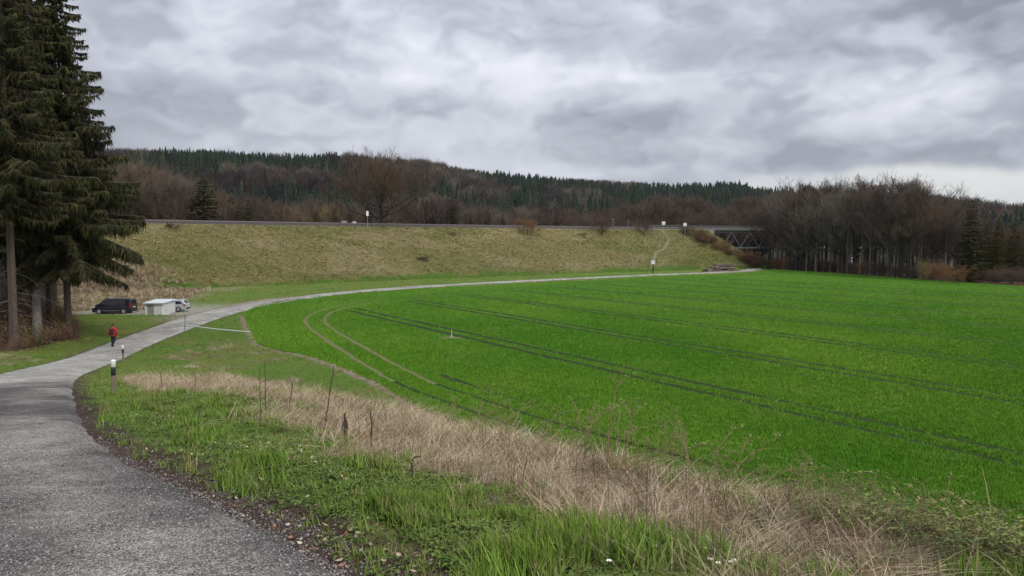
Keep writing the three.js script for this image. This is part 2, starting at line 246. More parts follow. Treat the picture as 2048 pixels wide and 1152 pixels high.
{
  const g = new Buf(), N = 16, start = 0; let along = 0;
  const fine = []; for (let k = 0; k < laneCentre.length - 1; k++) { const a = laneCentre[k], b = laneCentre[k + 1], m = a[1] < 30 ? 5 : 2; for (let q = 0; q < m; q++) fine.push(a.map((v, z) => mix(v, b[z], q / m))); }
  fine.forEach((c, k) => { if (k) along += Math.hypot(c[0] - fine[k - 1][0], c[1] - fine[k - 1][1]);
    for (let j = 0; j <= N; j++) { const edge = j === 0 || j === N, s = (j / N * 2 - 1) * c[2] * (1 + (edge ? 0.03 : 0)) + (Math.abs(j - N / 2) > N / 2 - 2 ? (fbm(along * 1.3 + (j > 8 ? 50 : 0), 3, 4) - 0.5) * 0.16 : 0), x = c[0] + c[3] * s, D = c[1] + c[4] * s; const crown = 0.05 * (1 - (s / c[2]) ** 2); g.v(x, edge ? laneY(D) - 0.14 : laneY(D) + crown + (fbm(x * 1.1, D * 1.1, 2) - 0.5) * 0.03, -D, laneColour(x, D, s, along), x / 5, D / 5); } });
  for (let k = 1; k < fine.length; k++) for (let j = 0; j < N; j++) { const a = (k - 1) * (N + 1) + j, b = k * (N + 1) + j; g.q(a, a + 1, b + 1, b); }
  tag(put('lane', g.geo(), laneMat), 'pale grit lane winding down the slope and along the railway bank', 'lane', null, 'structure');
}

// field with wheel tracks
const flatShape = P => { const s = new THREE.Shape(P.map(p => new THREE.Vector2(p[0], p[1]))); const g = new THREE.ShapeGeometry(s), a = g.attributes.position, uv = g.attributes.uv; for (let i = 0; i < a.count; i++) { const x = a.getX(i), D = a.getY(i); a.setXYZ(i, x, 0, -D); uv.setXY(i, x / 3, D / 3); } g.computeVertexNormals(); return g; };
const cropEarth = soft({ color: rgb(0.095, 0.23, 0.02), map: grainMap, bumpMap: grainBump, bumpScale: 0.06, roughness: 1 });
{ const f = put('field', flatShape(fieldPoly), cropEarth); f.position.y = FLOOR + 0.03; tag(f, 'broad field of young green cereal', 'field', null, 'structure'); }
const headland = dense([[2300, 1100], [2000, 1062], [1500, 985], [1200, 908], [1000, 845], [880, 800], [800, 770], [700, 712], [628, 663], [611, 641], [640, 622], [720, 605], [900, 586], [1060, 574], [1200, 564], [1330, 556], [1450, 551.5], [1530, 547], [1580, 544]].map(p => FP(...p)), 2);
const shift = (P, o) => P.map((p, k) => { const a = P[Math.max(0, k - 1)], b = P[Math.min(P.length - 1, k + 1)], l = Math.hypot(b[0] - a[0], b[1] - a[1]); return [p[0] + (b[1] - a[1]) / l * o, p[1] - (b[0] - a[0]) / l * o]; });
const headland2 = shift(headland, 1.9);
const inner = [...shift(headland, 3.0), [140, 200], [90, 0], [30, 0], [0, 28]];
const ROWS = []; for (let k = -2; k < 9; k++) for (const w of [-0.88, 0.88]) ROWS.push([31.6 + 11.8 * k + w, k]);
const rowPoint = (u, t) => [u * 0.86 + t * 0.5103, u * 0.5103 - t * 0.86];
function ribbon(P, width, y, wob = 0.08) { const g = new Buf(); P.forEach((p, k) => { const a = P[Math.max(0, k - 1)], b = P[Math.min(P.length - 1, k + 1)], l = Math.hypot(b[0] - a[0], b[1] - a[1]) || 1, nx = (b[1] - a[1]) / l, nz = -(b[0] - a[0]) / l; for (const s of [-1, 1]) { const w = s * (width / 2 + (fbm(k * 0.9, s * 7 + width, 3) - 0.5) * wob * 2), x = p[0] + nx * w, D = p[1] + nz * w; g.v(x, typeof y === 'function' ? y(x, D) : y, -D, null, x / 3, D / 3); } if (k) g.q(2 * k - 2, 2 * k - 1, 2 * k + 1, 2 * k); }); return g.geo(); }
const trackSoil = soft({ color: rgb(0.19, 0.18, 0.08), map: grainMap, roughness: 1 }), trackGreen = soft({ color: rgb(0.034, 0.056, 0.014), map: grainMap, roughness: 1 });  // trackGreen: soil darkened to carry the painted shade of the crop sides
for (const P of [headland, headland2]) for (const [lo, hi, m] of [[0, 46, trackGreen], [44.5, 108, trackSoil], [106, 250, trackGreen]]) tag(put('wheel_track', ribbon(P.filter(p => p[1] > lo && p[1] < hi), 0.34, FLOOR + 0.036 + (m === trackSoil ? 0.004 : 0), 0.2), m), 'curved wheel track following the edge of the green field', 'wheel track', 'curved wheel tracks at the field edge', 'structure');
for (const [u] of ROWS) { const P = []; for (let t = -160; t < 60; t += 2) { const p = rowPoint(u, t); if (inPoly(inner, ...p) && inPoly(fieldPoly, ...p)) P.push(p); } if (P.length > 4) tag(put('wheel_track', ribbon(P, 0.72, FLOOR + 0.036, 0.2), trackGreen), 'straight wheel track running through the green crop', 'wheel track', 'straight wheel tracks in the crop', 'structure'); }

// railway embankment
const bankMat = soft({ color: rgb(1.3, 1.3, 1.3), vertexColors: true, map: grainMap, bumpMap: grainBump, bumpScale: 0.12, roughness: 1 });
function bankColour(t, o) { const [x, D] = railPoint(t, o), n = fbm(x * 0.12, D * 0.12 + o * 0.12, 4), n2 = fbm(x * 1.1, D * 1.1 + o, 3); let c = mix3([0.225, 0.195, 0.08], [0.28, 0.24, 0.12], sstep(0.42, 0.58, n)); c = mix3(c, [0.16, 0.165, 0.052], 0.7 * sstep(0.5, 0.68, fbm(x * 0.07 + 50, D * 0.07 + o * 0.2, 4))); const d = bankDist(t, o); c = mix3(c, [0.12, 0.145, 0.035], 0.55 * sstep(60, 100, t)); c = mix3(c, [0.09, 0.17, 0.025], sstep(15.6, 17.2, d + (n2 - 0.5) * 2 + (n - 0.5) * 3)); if (t < -25) c = mix3(c, [0.36, 0.29, 0.19], sstep(-48, -58, t + (n - 0.5) * 14) * sstep(11, 15, d)); return c; }
{
  const g = new Buf(), ts = [], os = []; for (let t = -150; t <= BANK_END + 24; t += 1.1) ts.push(t); for (let o = -4; o <= 46; o += 0.9) os.push(o);
  for (const t of ts) for (const o of os) { const [x, D] = railPoint(t, o); g.v(x, bankHeight(t, o), -D, bankColour(t, o), t / 3, o / 3); }
  for (let i = 1; i < ts.length; i++) for (let j = 1; j < os.length; j++) { const a = (i - 1) * os.length + j, b = i * os.length + j; g.q(a - 1, a, b, b - 1); }
  tag(put('railway_embankment', g.geo(), bankMat), 'long railway embankment covered in dry olive grass', 'embankment', null, 'structure');
}
function alongRail(t0, t1, step, section, material, name, parent) { // sweep a section [offset, height] along the line
  const g = new Buf(); let n = 0; for (let t = t0; t <= t1 + 0.01; t += step, n++) section.forEach(([o, y], k) => { const [x, D] = railPoint(t, AXIS + o); g.v(x, RAIL_TOP + y, -D, null, t / 2, o / 2 + y); });
  const m = section.length; for (let i = 1; i < n; i++) for (let k = 1; k < m; k++) { const a = (i - 1) * m + k, b = i * m + k; g.q(a - 1, a, b, b - 1); }
  return put(name, g.geo(), material, parent);
}
const ballastMap = noiseTexture(512, (u, v) => 0.25 + 0.75 * sstep(0.3, 0.75, 0.6 * tn(u, v, 128, 21) + 0.4 * tn(u, v, 64, 22)));
tag(alongRail(-150, BRIDGE_FROM + 1, 2, [[-3.4, -0.1], [-3.1, 0.02], [-2.2, 0.55], [2.2, 0.55], [3.1, 0.02], [3.4, -0.1]], soft({ color: rgb(0.2, 0.175, 0.17), map: ballastMap, bumpMap: ballastMap, bumpScale: 0.08, roughness: 1 }), 'railway_ballast'), 'grey stone ballast ridge along the embankment top', 'ballast', null, 'structure');
const steel = mat([0.16, 0.13, 0.12], 0.6, { metalness: 0.5 });
{ const tr = thing('railway_track', 'pair of steel rails on the ballast of the embankment', 'railway track');
  for (const o of [-0.75, 0.75]) alongRail(-150, 260, 3, [[o - 0.07, 0.64], [o - 0.02, 0.68], [o - 0.035, 0.8], [o + 0.035, 0.8], [o + 0.02, 0.68], [o + 0.07, 0.64]], steel, 'rail', tr);
  const sl = new Buf(); for (let t = -150; t < 260; t += 0.65) { const a = railPoint(t, AXIS - 1.3), b = railPoint(t, AXIS + 1.3); sl.bar([a[0], RAIL_TOP + 0.58, -a[1]], [b[0], RAIL_TOP + 0.58, -b[1]], 0.26, 0.14); }
  const s = put('sleepers', sl.geo(true), mat([0.22, 0.2, 0.18]), tr); s.userData.kind = 'stuff'; }
console.log('bank');
// ---------------------------------------------------------------- trees
const V3 = (x, y, z) => new THREE.Vector3(x, y, z);
const barkBump = noiseTexture(256, (u, v) => 0.6 * tn(u, v, 24, 31) + 0.4 * tn(u, v, 64, 32)), barkMap = noiseTexture(256, (u, v) => 0.2 + 0.8 * (0.35 * tn(u, v, 8, 35) + 0.35 * tn(u, v, 24, 33) + 0.3 * tn(u, v, 64, 34)));
barkBump.repeat.set(3, 2.5); barkMap.repeat.set(3, 2.5);
const bark = c => soft({ color: rgb(...c), map: barkMap, bumpMap: barkBump, bumpScale: 0.03, roughness: 1 });
function stem(r, base, height, radius, lean = 0, n = 9, k = 9) { const pts = [], rad = []; let x = 0, z = 0, dx = (r() - 0.5) * lean, dz = (r() - 0.5) * lean; for (let i = 0; i <= k; i++) { const t = i / k; pts.push([x, base + t * (height - base), z]); rad.push(radius * (t === 0 ? 1.35 : 1) * (1 - t) ** 0.8 + 0.012); dx += (r() - 0.5) * lean; dz += (r() - 0.5) * lean; x += dx * height / k * 0.3; z += dz * height / k * 0.3; } return [pts, rad]; }
const at = (pts, t) => { const f = clamp(t) * (pts.length - 1), i = Math.min(pts.length - 2, Math.floor(f)), u = f - i; return [0, 1, 2].map(k => mix(pts[i][k], pts[i + 1][k], u)); };

// leafless broadleaf: trunk mesh, crown mesh (limbs down to twigs)
function bareTree(seed, { height = 25, clear = 0.35, spread = 0.55, limbs = 22, trunk = 0.32, up = 0.75, twig = 0.019, depth = 3, fork = 0, droop = 0 }) {
  const r = rng(seed), T = new Buf(), C = new Buf(), [pts, rad] = stem(r, -0.4, height * (fork ? 0.62 : 0.93), trunk, fork ? 0.05 : 0.035, 8, 10);
  T.tube(pts, rad, 8);
  const R = height * spread * 0.5;
  function branch(p, d, len, rd, level) {
    const n = level === 0 ? 5 : level === 1 ? 3 : level === 2 ? 2 : 1, q = [p], dir = d.clone(); let c = V3(...p);
    for (let i = 0; i < n; i++) { dir.x += (r() - 0.5) * 0.45; dir.z += (r() - 0.5) * 0.45; dir.y += (r() - 0.42) * 0.34 + (level < 2 ? 0.04 : 0) - droop * 0.12; dir.normalize(); c = c.clone().addScaledVector(dir, len / n); q.push([c.x, c.y, c.z]); }
    C.tube(q, q.map((_, i) => Math.max(twig * 0.4, rd * (1 - 0.8 * i / n))), level === 0 ? 5 : 3, [[0.5, 0.5, 0.52], [0.7, 0.7, 0.7], [0.95, 0.95, 0.95], [1.15, 1.1, 1.05]][level]);  // limbs darker than twigs: their backlit look is put into the vertex colour
    if (level >= depth) return;
    const m = level === 0 ? 8 : 6;
    for (let i = 0; i < m; i++) { const t = 0.22 + 0.78 * (i + r() * 0.9) / m, b = at(q, t), a = at(q, Math.min(1, t + 0.1)), f = V3(a[0] - b[0], a[1] - b[1], a[2] - b[2]); if (f.lengthSq() < 1e-6) f.copy(dir); f.normalize(); const s = V3(r() - 0.5, r() - 0.25, r() - 0.5).normalize(); const e = f.multiplyScalar(0.85).addScaledVector(s, 0.75).normalize(); branch(b, e, len * (level === 0 ? 0.6 - 0.2 * t : level === 1 ? 0.56 - 0.18 * t : 0.5 - 0.15 * t) * (0.7 + 0.6 * r()), Math.max(twig, rd * 0.5), level + 1); }
  }
  const golden = 2.4;
  for (let k = 0; k < limbs; k++) {
    const t = clear + (1 - clear) * (k + 0.3 + 0.6 * r()) / limbs, h = at(pts, Math.min(1, t)), a = k * golden + r(), e = up * (0.55 + 0.75 * (t - clear) / (1 - clear)) + (r() - 0.5) * 0.3;
    const prof = Math.sin(Math.PI * (0.16 + 0.80 * (t - clear) / (1 - clear))) , len = R * (0.45 + 0.75 * prof) * (0.75 + 0.5 * r()) * (fork ? 1.25 : 1);
    branch(h, V3(Math.cos(a) * Math.cos(e), Math.sin(e), Math.sin(a) * Math.cos(e)), len, trunk * (fork ? 0.42 : 0.26) * (1.15 - t * 0.6), 0);
  }
  const crown = C.geo(); crown.computeBoundingBox(); return [T.geo(), crown, crown.boundingBox.max.y * 0.97];
}
const woodGrey = bark([0.19, 0.165, 0.145]), woodPale = bark([0.34, 0.31, 0.28]), woodDark = bark([0.10, 0.085, 0.075]);
const vc = { vertexColors: true }, twigs = { oak: mat([0.125, 0.088, 0.066], 1, vc), brown: mat([0.118, 0.092, 0.074], 1, vc), red: mat([0.128, 0.09, 0.069], 1, vc), grey: mat([0.165, 0.142, 0.118], 1, vc), dark: mat([0.062, 0.05, 0.043], 1, vc), olive: mat([0.22, 0.175, 0.09], 1, vc), ginger: mat([0.23, 0.13, 0.07], 1, vc), purple: mat([0.085, 0.064, 0.06], 1, vc), pale: mat([0.185, 0.155, 0.12], 1, vc) };
const bareProtos = [bareTree(11, { height: 25, clear: 0.5, spread: 0.5, limbs: 16, fork: 1, trunk: 0.34, up: 0.68 }), bareTree(12, { height: 25, clear: 0.42, spread: 0.62, limbs: 18, trunk: 0.36, up: 0.58, fork: 1 }), bareTree(13, { height: 25, clear: 0.42, spread: 0.42, limbs: 16, up: 0.9, trunk: 0.26 }), bareTree(16, { height: 25, clear: 0.48, spread: 0.36, limbs: 18, up: 0.8, trunk: 0.22 }), bareTree(14, { height: 25, clear: 0.3, spread: 0.68, limbs: 18, trunk: 0.42, up: 0.62, fork: 1 })];
const shrubProto = bareTree(15, { height: 5, clear: 0.02, spread: 1.1, limbs: 18, trunk: 0.07, up: 0.9, twig: 0.012, depth: 3, fork: 1 });
function plantBare(name, label, group, proto, [x, D], height, tint, barkMat, turn, wide = 1, category = 'tree') {
  const t = thing(name, label, category, [x, top(x, D) - 0.1, -D], turn, group), s = height / proto[2]; t.scale.set(s * wide, s, s * wide);
  put('trunk', proto[0], barkMat, t); put('crown', proto[1], tint, t); return t;
}
// conifer: branches in whorls carrying hanging sprays
function spruce(seed, { height = 30, from = 0.2, reach = 5, trunk = 0.34, whorl = 0.5, per = 6, spray = 13, droop = 0.28, hang = 0.7, fat = 0.085, dead = 0, strips = 2, low = 0 }) {
  const r = rng(seed), T = new Buf(), B = new Buf(), N = new Buf(), [pts, rad] = stem(r, -0.4, height, trunk, 0.012, 10, 12);
  T.tube(pts, rad, 10);
  const tones = [[0.048, 0.053, 0.021], [0.032, 0.039, 0.018], [0.075, 0.070, 0.027], [0.058, 0.047, 0.026]];
  const wood = [0.16, 0.135, 0.12];
  function blade(p, d, len, w, col) { // a flat tapering spray
    const s = V3(r() - 0.5, r() - 0.5, r() - 0.5).cross(d).normalize().multiplyScalar(w / 2), m = p.clone().addScaledVector(d, len * 0.45), e = p.clone().addScaledVector(d, len); e.y -= len * 0.12;
    const a = N.v(p.x, p.y, p.z, col), b = N.v(m.x + s.x, m.y + s.y, m.z + s.z, col), c = N.v(m.x - s.x, m.y - s.y, m.z - s.z, col), f = N.v(e.x, e.y, e.z, col); N.t(a, b, c); N.t(b, f, c);
  }
  for (let y = height * from; y < height * 0.985; y += whorl * (0.7 + 0.6 * r())) {
    const t = (y / height - from) / (1 - from), n = Math.max(3, Math.round(per * (0.8 + 0.4 * r()) * (1 - 0.3 * t))), a0 = r() * 6.3;
    for (let k = 0; k < n; k++) {
      const a = a0 + k / n * 6.283 + (r() - 0.5) * 0.5, L = reach * Math.min(1, 0.55 + t * 3) * (1 - t) ** 0.85 * (0.65 + 0.55 * r()) + 0.25, o = at(pts, y / height), up = 0.15 * t, q = [], m = 6;
      for (let i = 0; i <= m; i++) { const u = i / m; q.push([o[0] + Math.cos(a) * L * u, o[1] + L * (up * u - droop * (1.6 * u - 0.9 * u * u) - low * (t < 0.15 ? u * u * 0.9 : 0)), o[2] + Math.sin(a) * L * u]); }
      B.tube(q, q.map((_, i) => 0.028 * (1 - i / m * 0.8) * (0.5 + L / 6)), 3, wood);
      const cnt = Math.ceil(L * spray);
      for (let i = 0; i < cnt; i++) {
        const u = 0.10 + 0.92 * (i + r()) / cnt, p = at(q, u), side = (i % 2 ? 1 : -1), out = 0.5 * (1 - u) + 0.3, sl = (0.25 + 0.75 * r()) * (0.3 + Math.min(1.2, L * 0.2)) * (1.15 - 0.5 * u);
        const d = V3(Math.cos(a) * out - Math.sin(a) * side * 0.9, -hang * (0.3 + r()) + 0.1, Math.sin(a) * out + Math.cos(a) * side * 0.9).normalize(), col = tones[(r() * 4) | 0];
        for (let s = 0; s < strips; s++) blade(V3(p[0], p[1], p[2]), d.clone().add(V3((r() - 0.5) * 1.0, (0.15 - r()) * hang * 0.8, (r() - 0.5) * 1.0)).normalize(), sl * (0.7 + 0.5 * r()), fat * (0.7 + 0.8 * r()), col);
        if (hang > 0.5) { const e = V3(p[0], p[1], p[2]).addScaledVector(d, sl * 0.6 * r()); blade(e, V3((r() - 0.5) * 0.35, -1, (r() - 0.5) * 0.35).normalize(), sl * 0.8, fat, col); }
      }
      blade(V3(...at(q, 0.93)), V3(Math.cos(a), 0.12, Math.sin(a)), 0.4, fat * 1.2, tones[0]);
    }
  }
  for (let k = 0; k < dead; k++) { const y = height * (0.08 + (from - 0.06) * r()), a = r() * 6.28, L = 0.8 + 2.4 * r(), o = at(pts, y / height); B.tube([o, [o[0] + Math.cos(a) * L * 0.6, o[1] - 0.12 * L, o[2] + Math.sin(a) * L * 0.6], [o[0] + Math.cos(a) * L, o[1] - 0.34 * L, o[2] + Math.sin(a) * L]], [0.022, 0.015, 0.006], 3, wood); }
  return [T.geo(), mergeGeometries([B.geo(), N.geo()]), null, height];
}
const needles = soft({ color: rgb(1.0, 1.0, 1.0), vertexColors: true, roughness: 0.95, side: THREE.DoubleSide }), needlesGold = soft({ color: rgb(1.25, 1.2, 0.8), vertexColors: true, roughness: 0.95, side: THREE.DoubleSide });
const spruceBark = bark([0.20, 0.155, 0.125]);
function plantSpruce(name, label, group, proto, [x, D], height, leaf, turn, wide = 1, barkMat = spruceBark) {
  const t = thing(name, label, 'tree', [x, top(x, D) - 0.05, -D], turn, group), s = height / proto[3]; t.scale.set(s * wide, s, s * wide);
  put('trunk', proto[0], barkMat, t); put('crown', proto[1], leaf, t); return t;
}
// tall spruces at the edge of the left wood
const bigA = spruce(21, { height: 33, from: 0.30, reach: 5.2, spray: 15, trunk: 0.30, dead: 34, droop: 0.30 }), bigB = spruce(22, { height: 31, from: 0.2, reach: 6.2, trunk: 0.25, dead: 12, droop: 0.24, hang: 1.3, spray: 22, low: 0.3, strips: 3 }), bigC = spruce(23, { height: 30, from: 0.24, reach: 4.6, trunk: 0.26, spray: 10, per: 6, dead: 14, fat: 0.12 });
plantSpruce('spruce_tree', 'tall spruce with thick bare lower trunk on grassy lane verge', null, bigA, [-36.2, 57], 34, needles, 0.6);
plantSpruce('spruce_tree', 'spruce with long drooping boughs hanging over the red coated walker', null, bigB, [-36.0, 63.7], 31, needles, 2.1);
{ const spots = [[70, 62, 36], [18, 64, 37], [96, 69, 33], [-25, 59, 35], [-200, 62, 33], [-110, 60, 31], [-40, 68, 34], [5, 72, 33], [62, 74, 31], [88, 78, 30], [108, 86, 27], [-90, 80, 32], [-20, 86, 33], [40, 92, 31], [75, 100, 28], [-150, 95, 32], [10, 108, 30], [-60, 112, 31], [100, 112, 25], [128, 96, 22]], r = rng(5);
  for (const [px, D, h] of spots) plantSpruce('spruce_tree', 'slim spruce standing inside the dark wood beside the lane', 'spruces inside the dark wood', r() < 0.3 ? bigA : bigC, [(px - HALF_W) / FOCAL * D, D], h, needles, r() * 6, 1, r() < 0.4 ? woodPale : spruceBark); }
console.log('spruces');
// scattered conifers behind the railway and by the right wood
const midSpruce = spruce(31, { height: 20, from: 0.04, reach: 4.3, trunk: 0.2, whorl: 0.55, per: 7, spray: 9, fat: 0.28, hang: 0.4, droop: 0.18, strips: 3 }), midPine = spruce(32, { height: 20, from: 0.3, reach: 4.6, trunk: 0.24, whorl: 0.7, per: 6, spray: 9, fat: 0.32, hang: 0.1, droop: -0.05, strips: 2 });
const topHeight = (px, py, D) => { const [a, u] = slope(px, py); const x = a * D; return [x, EYE + u * D - top(x, D)]; };
const backD = px => 170 + (px - 268) * 0.068;
function conifer(name, label, group, proto, px, py, D, leaf, turn, wide = 1) { const [x, h] = topHeight(px, py, D); return plantSpruce(name, label, group, proto, [x, D], h, leaf, turn, wide); }
conifer('spruce_tree', 'broad dark spruce standing alone behind the railway embankment', null, midSpruce, 405, 346, backD(405), needles, 1, 1.45);
conifer('spruce_tree', 'small dark spruce just behind the railway ballast, beside the large oak', null, midSpruce, 905, 401, backD(905), needles, 2, 1.3);
conifer('pine_tree', 'young bright green pine on the far edge of the embankment', null, midPine, 1113, 421, backD(1113), needlesGold, 2, 0.8);
conifer('spruce_tree', 'tall spruce at the corner of the bare wood beyond the field', null, midSpruce, 1945, 398, 157, needles, 3, 1.05);
for (const [px, py, D, w] of [[1998, 428, 158, 0.8], [1975, 440, 166, 0.8], [2030, 436, 160, 0.9], [2075, 430, 172, 0.9], [2120, 425, 176, 0.9]]) conifer('spruce_tree', 'dark conifer among bare trees right of the tall corner spruce', 'conifers beside the tall corner spruce', midSpruce, px, py, D, needlesGold, px, w);
for (const [px, py, D] of [[495, 396, 232], [478, 404, 236], [632, 419, 214], [700, 414, 225], [735, 412, 235], [668, 416, 232], [975, 415, 225], [1005, 424, 228], [940, 428, 232], [865, 424, 226], [858, 430, 240], [1040, 430, 236], [525, 428, 225]]) conifer('spruce_tree', 'small dark spruce in the brown thicket behind the railway', 'small spruces behind the railway', midSpruce, px, py, backD(px) + (D - 214) * 0.3, needles, px * 1.3, 0.95);
for (const [px, py, D] of [[1365, 384, 300], [1350, 392, 310], [1415, 388, 320], [1395, 396, 300], [1620, 378, 262], [1700, 376, 250], [1712, 380, 256], [1790, 392, 250], [1850, 398, 240], [1525, 420, 262]]) conifer('pine_tree', 'dark pine rising among the bare trees near the truss bridge', 'pines near the truss bridge', midPine, px, py, D, needles, px * 1.7, 0.9);
// broadleaf trees behind the railway
const oak = bareTree(41, { height: 28, clear: 0.16, spread: 0.9, limbs: 36, trunk: 0.62, up: 0.42, fork: 1, twig: 0.03 });
{ const [x, h] = topHeight(772, 322, 200); plantBare('oak_tree', 'huge bare spreading oak rising behind the railway embankment', null, oak, [x, 192], h, twigs.oak, woodDark, 0.4, 1.2); }
{ const r = rng(51), kinds = [twigs.brown, twigs.grey, twigs.red, twigs.purple, twigs.olive];
  const row = (n, x0, x1, tops, d0, d1, label, group, tints, wide = 1) => { for (let k = 0; k < n; k++) { const px = mix(x0, x1, (k + r()) / n), D = Math.max(backD(px) + 2, mix(d0, d1, r()) + Math.max(0, px - 770) * 0.075), py = table(tops, px) + r() * r() * 46, [x, h] = topHeight(px, py, D); if (h > 3) plantBare('bare_tree', label, group, bareProtos[(r() * 5) | 0], [x, D], h, tints[(r() * tints.length) | 0], [woodGrey, woodPale, woodDark][(r() * 3) | 0], r() * 6, wide * (0.9 + 0.5 * r())); } };
  row(36, 190, 390, [[190, 305], [250, 308], [300, 322], [350, 345], [390, 370]], 178, 225, 'bare brown tree in the grove behind the left end of the railway', 'grove behind the left end of the railway', [twigs.brown, twigs.red, twigs.grey, twigs.pale, twigs.brown]);
  row(34, 380, 720, [[380, 372], [440, 376], [560, 390], [720, 392]], 200, 262, 'bare brown tree in the low thicket behind the railway', 'thicket behind the railway', [twigs.brown, twigs.red, twigs.purple, twigs.olive], 1.3);
  row(26, 820, 1060, [[820, 370], [900, 392], [1060, 404]], 200, 255, 'bare grey tree in the thicket beyond the large oak', 'thicket beyond the large oak', [twigs.grey, twigs.purple, twigs.pale, twigs.brown], 1.25);
  row(30, 1050, 1290, [[1050, 410], [1150, 408], [1290, 396]], 200, 262, 'bare brown tree behind the shrubs of the railway bank', 'trees behind the bank shrubs', [twigs.brown, twigs.red, twigs.purple], 1.25);
  row(46, 1280, 1560, [[1280, 392], [1340, 384], [1420, 392], [1480, 386], [1560, 384]], 222, 285, 'bare reddish tree behind the railway bridge deck', 'trees behind the bridge deck', [twigs.red, twigs.brown, twigs.brown], 1.2);
  // wood between the field and the bridge
  const edge = px => table([[1440, 262], [1545, 232], [1700, 190], [1850, 162], [2048, 143], [2300, 120]], px), tops = [[1440, 392], [1500, 384], [1560, 380], [1590, 356], [1620, 352], [1660, 358], [1690, 352], [1725, 346], [1760, 356], [1800, 350], [1850, 356], [1880, 372], [1905, 402], [1940, 425], [2048, 440], [2200, 430]];
  for (let k = 0; k < 120; k++) { const px = mix(1545, 2180, (k + r()) / 120), dd = r(), D = edge(px) + 3 + dd * dd * 55 + (px > 1895 ? 16 : 0), py = table(tops, px) + (dd > 0.5 ? 0 : r() * 44) + r() * 14 - (r() < 0.2 && px < 1890 ? 14 * r() : 0), [x, h] = topHeight(px, py, D); plantBare('bare_tree', 'bare brown tree in the dense wood along the far field edge', 'dense wood along the far field edge', bareProtos[[2, 0, 2, 1, 4, 3][(r() * 6) | 0]], [x, D], Math.min(h, 29), [twigs.brown, twigs.red, twigs.dark, twigs.brown, twigs.grey][(r() * 5) | 0], [woodGrey, woodGrey, woodDark, woodPale][(r() * 4) | 0], r() * 6, 0.85 + 0.4 * r()); }
  for (const [px, py, D] of [[1600, 350, 225], [1612, 352, 232], [1742, 340, 215], [1800, 348, 206], [1850, 356, 200], [1690, 352, 200]]) { const [x, h] = topHeight(px, py, D); plantBare('bare_tree', 'tall bare crown standing clear above the dense wood', 'tall crowns above the dense wood', bareProtos[px % 2 ? 1 : 4], [x, D], h, twigs.grey, woodDark, px, 0.85); }
  const bush = (px, py, D, wide, tint, label, group, name = 'bare_shrub') => { const [x, h] = topHeight(px, py, D); plantBare(name, label, group, shrubProto, [x, D], h, tint, woodDark, px * 0.7, wide, 'shrub'); };
  bush(1885, 515, 153, 1.0, twigs.ginger, 'rounded ginger brown shrub at the field corner below the spruces', null); bush(1915, 528, 149, 1.0, twigs.ginger, 'low ginger shrub spilling over the field corner', null); bush(1850, 512, 160, 0.7, twigs.olive, 'yellowish budding shrub at the edge of the wood', null);
  for (let k = 0; k < 70; k++) { const px = mix(1530, 2080, r()), D = edge(px) + 1 + r() * 16; bush(px, table([[1500, 520], [2080, 545]], px) - r() * 14, D, 0.8 + r() * 0.8, [twigs.red, twigs.brown, twigs.ginger][(r() * 2.3) | 0], 'low reddish scrub under the bare wood beyond the field', 'scrub under the bare wood'); }
  for (const [px, py, n] of [[1055, 449, 0], [1203, 443, 1], [1288, 447, 2]]) { const [x, y, z] = spot(px, 470), t = thing('bare_shrub', ['reddish shrub on the bank edge, farthest from the bridge', 'dense dark shrub on the bank edge between two smaller ones', 'small bare shrub on the bank edge nearest the bridge'][n], 'shrub', [x, y - 0.2, z], n); const s = [0.75, 0.85, 0.7][n]; t.scale.set(s * 1.25, s, s * 1.25); put('trunk', shrubProto[0], woodDark, t); put('crown', shrubProto[1], n === 0 ? twigs.ginger : twigs.red, t); }
  for (const [px, py] of [[345, 458], [905, 470], [845, 522], [1165, 473], [1404, 493]]) { const [x, y, z] = spot(px, py), t = thing('bare_shrub', 'low dark bramble clump on the dry grass slope of the railway bank', 'shrub', [x, y - 0.15, z], px, 'bramble clumps on the railway bank'), s = 0.13 + 0.09 * r(); t.scale.set(s * 2.4, s, s * 2.4); put('trunk', shrubProto[0], woodDark, t); put('crown', shrubProto[1], r() < 0.5 ? twigs.olive : twigs.dark, t); }
  for (let k = 0; k < 34; k++) { const u = r(), px = mix(1360, 1510, u) + r() * 14, py = mix(466, 535, u) + (r() - 0.5) * 10, [x, y, z] = spot(px, py), t = thing('bare_shrub', 'low brown scrub on the bank end below the bridge abutment', 'shrub', [x, y - 0.1, z], r() * 6, 'scrub below the bridge abutment'), s = 0.25 + 0.3 * r(); t.scale.set(s * 1.3, s, s * 1.3); put('trunk', shrubProto[0], woodDark, t); put('crown', shrubProto[1], r() < 0.5 ? twigs.ginger : twigs.red, t); }
}
console.log('broadleaf');
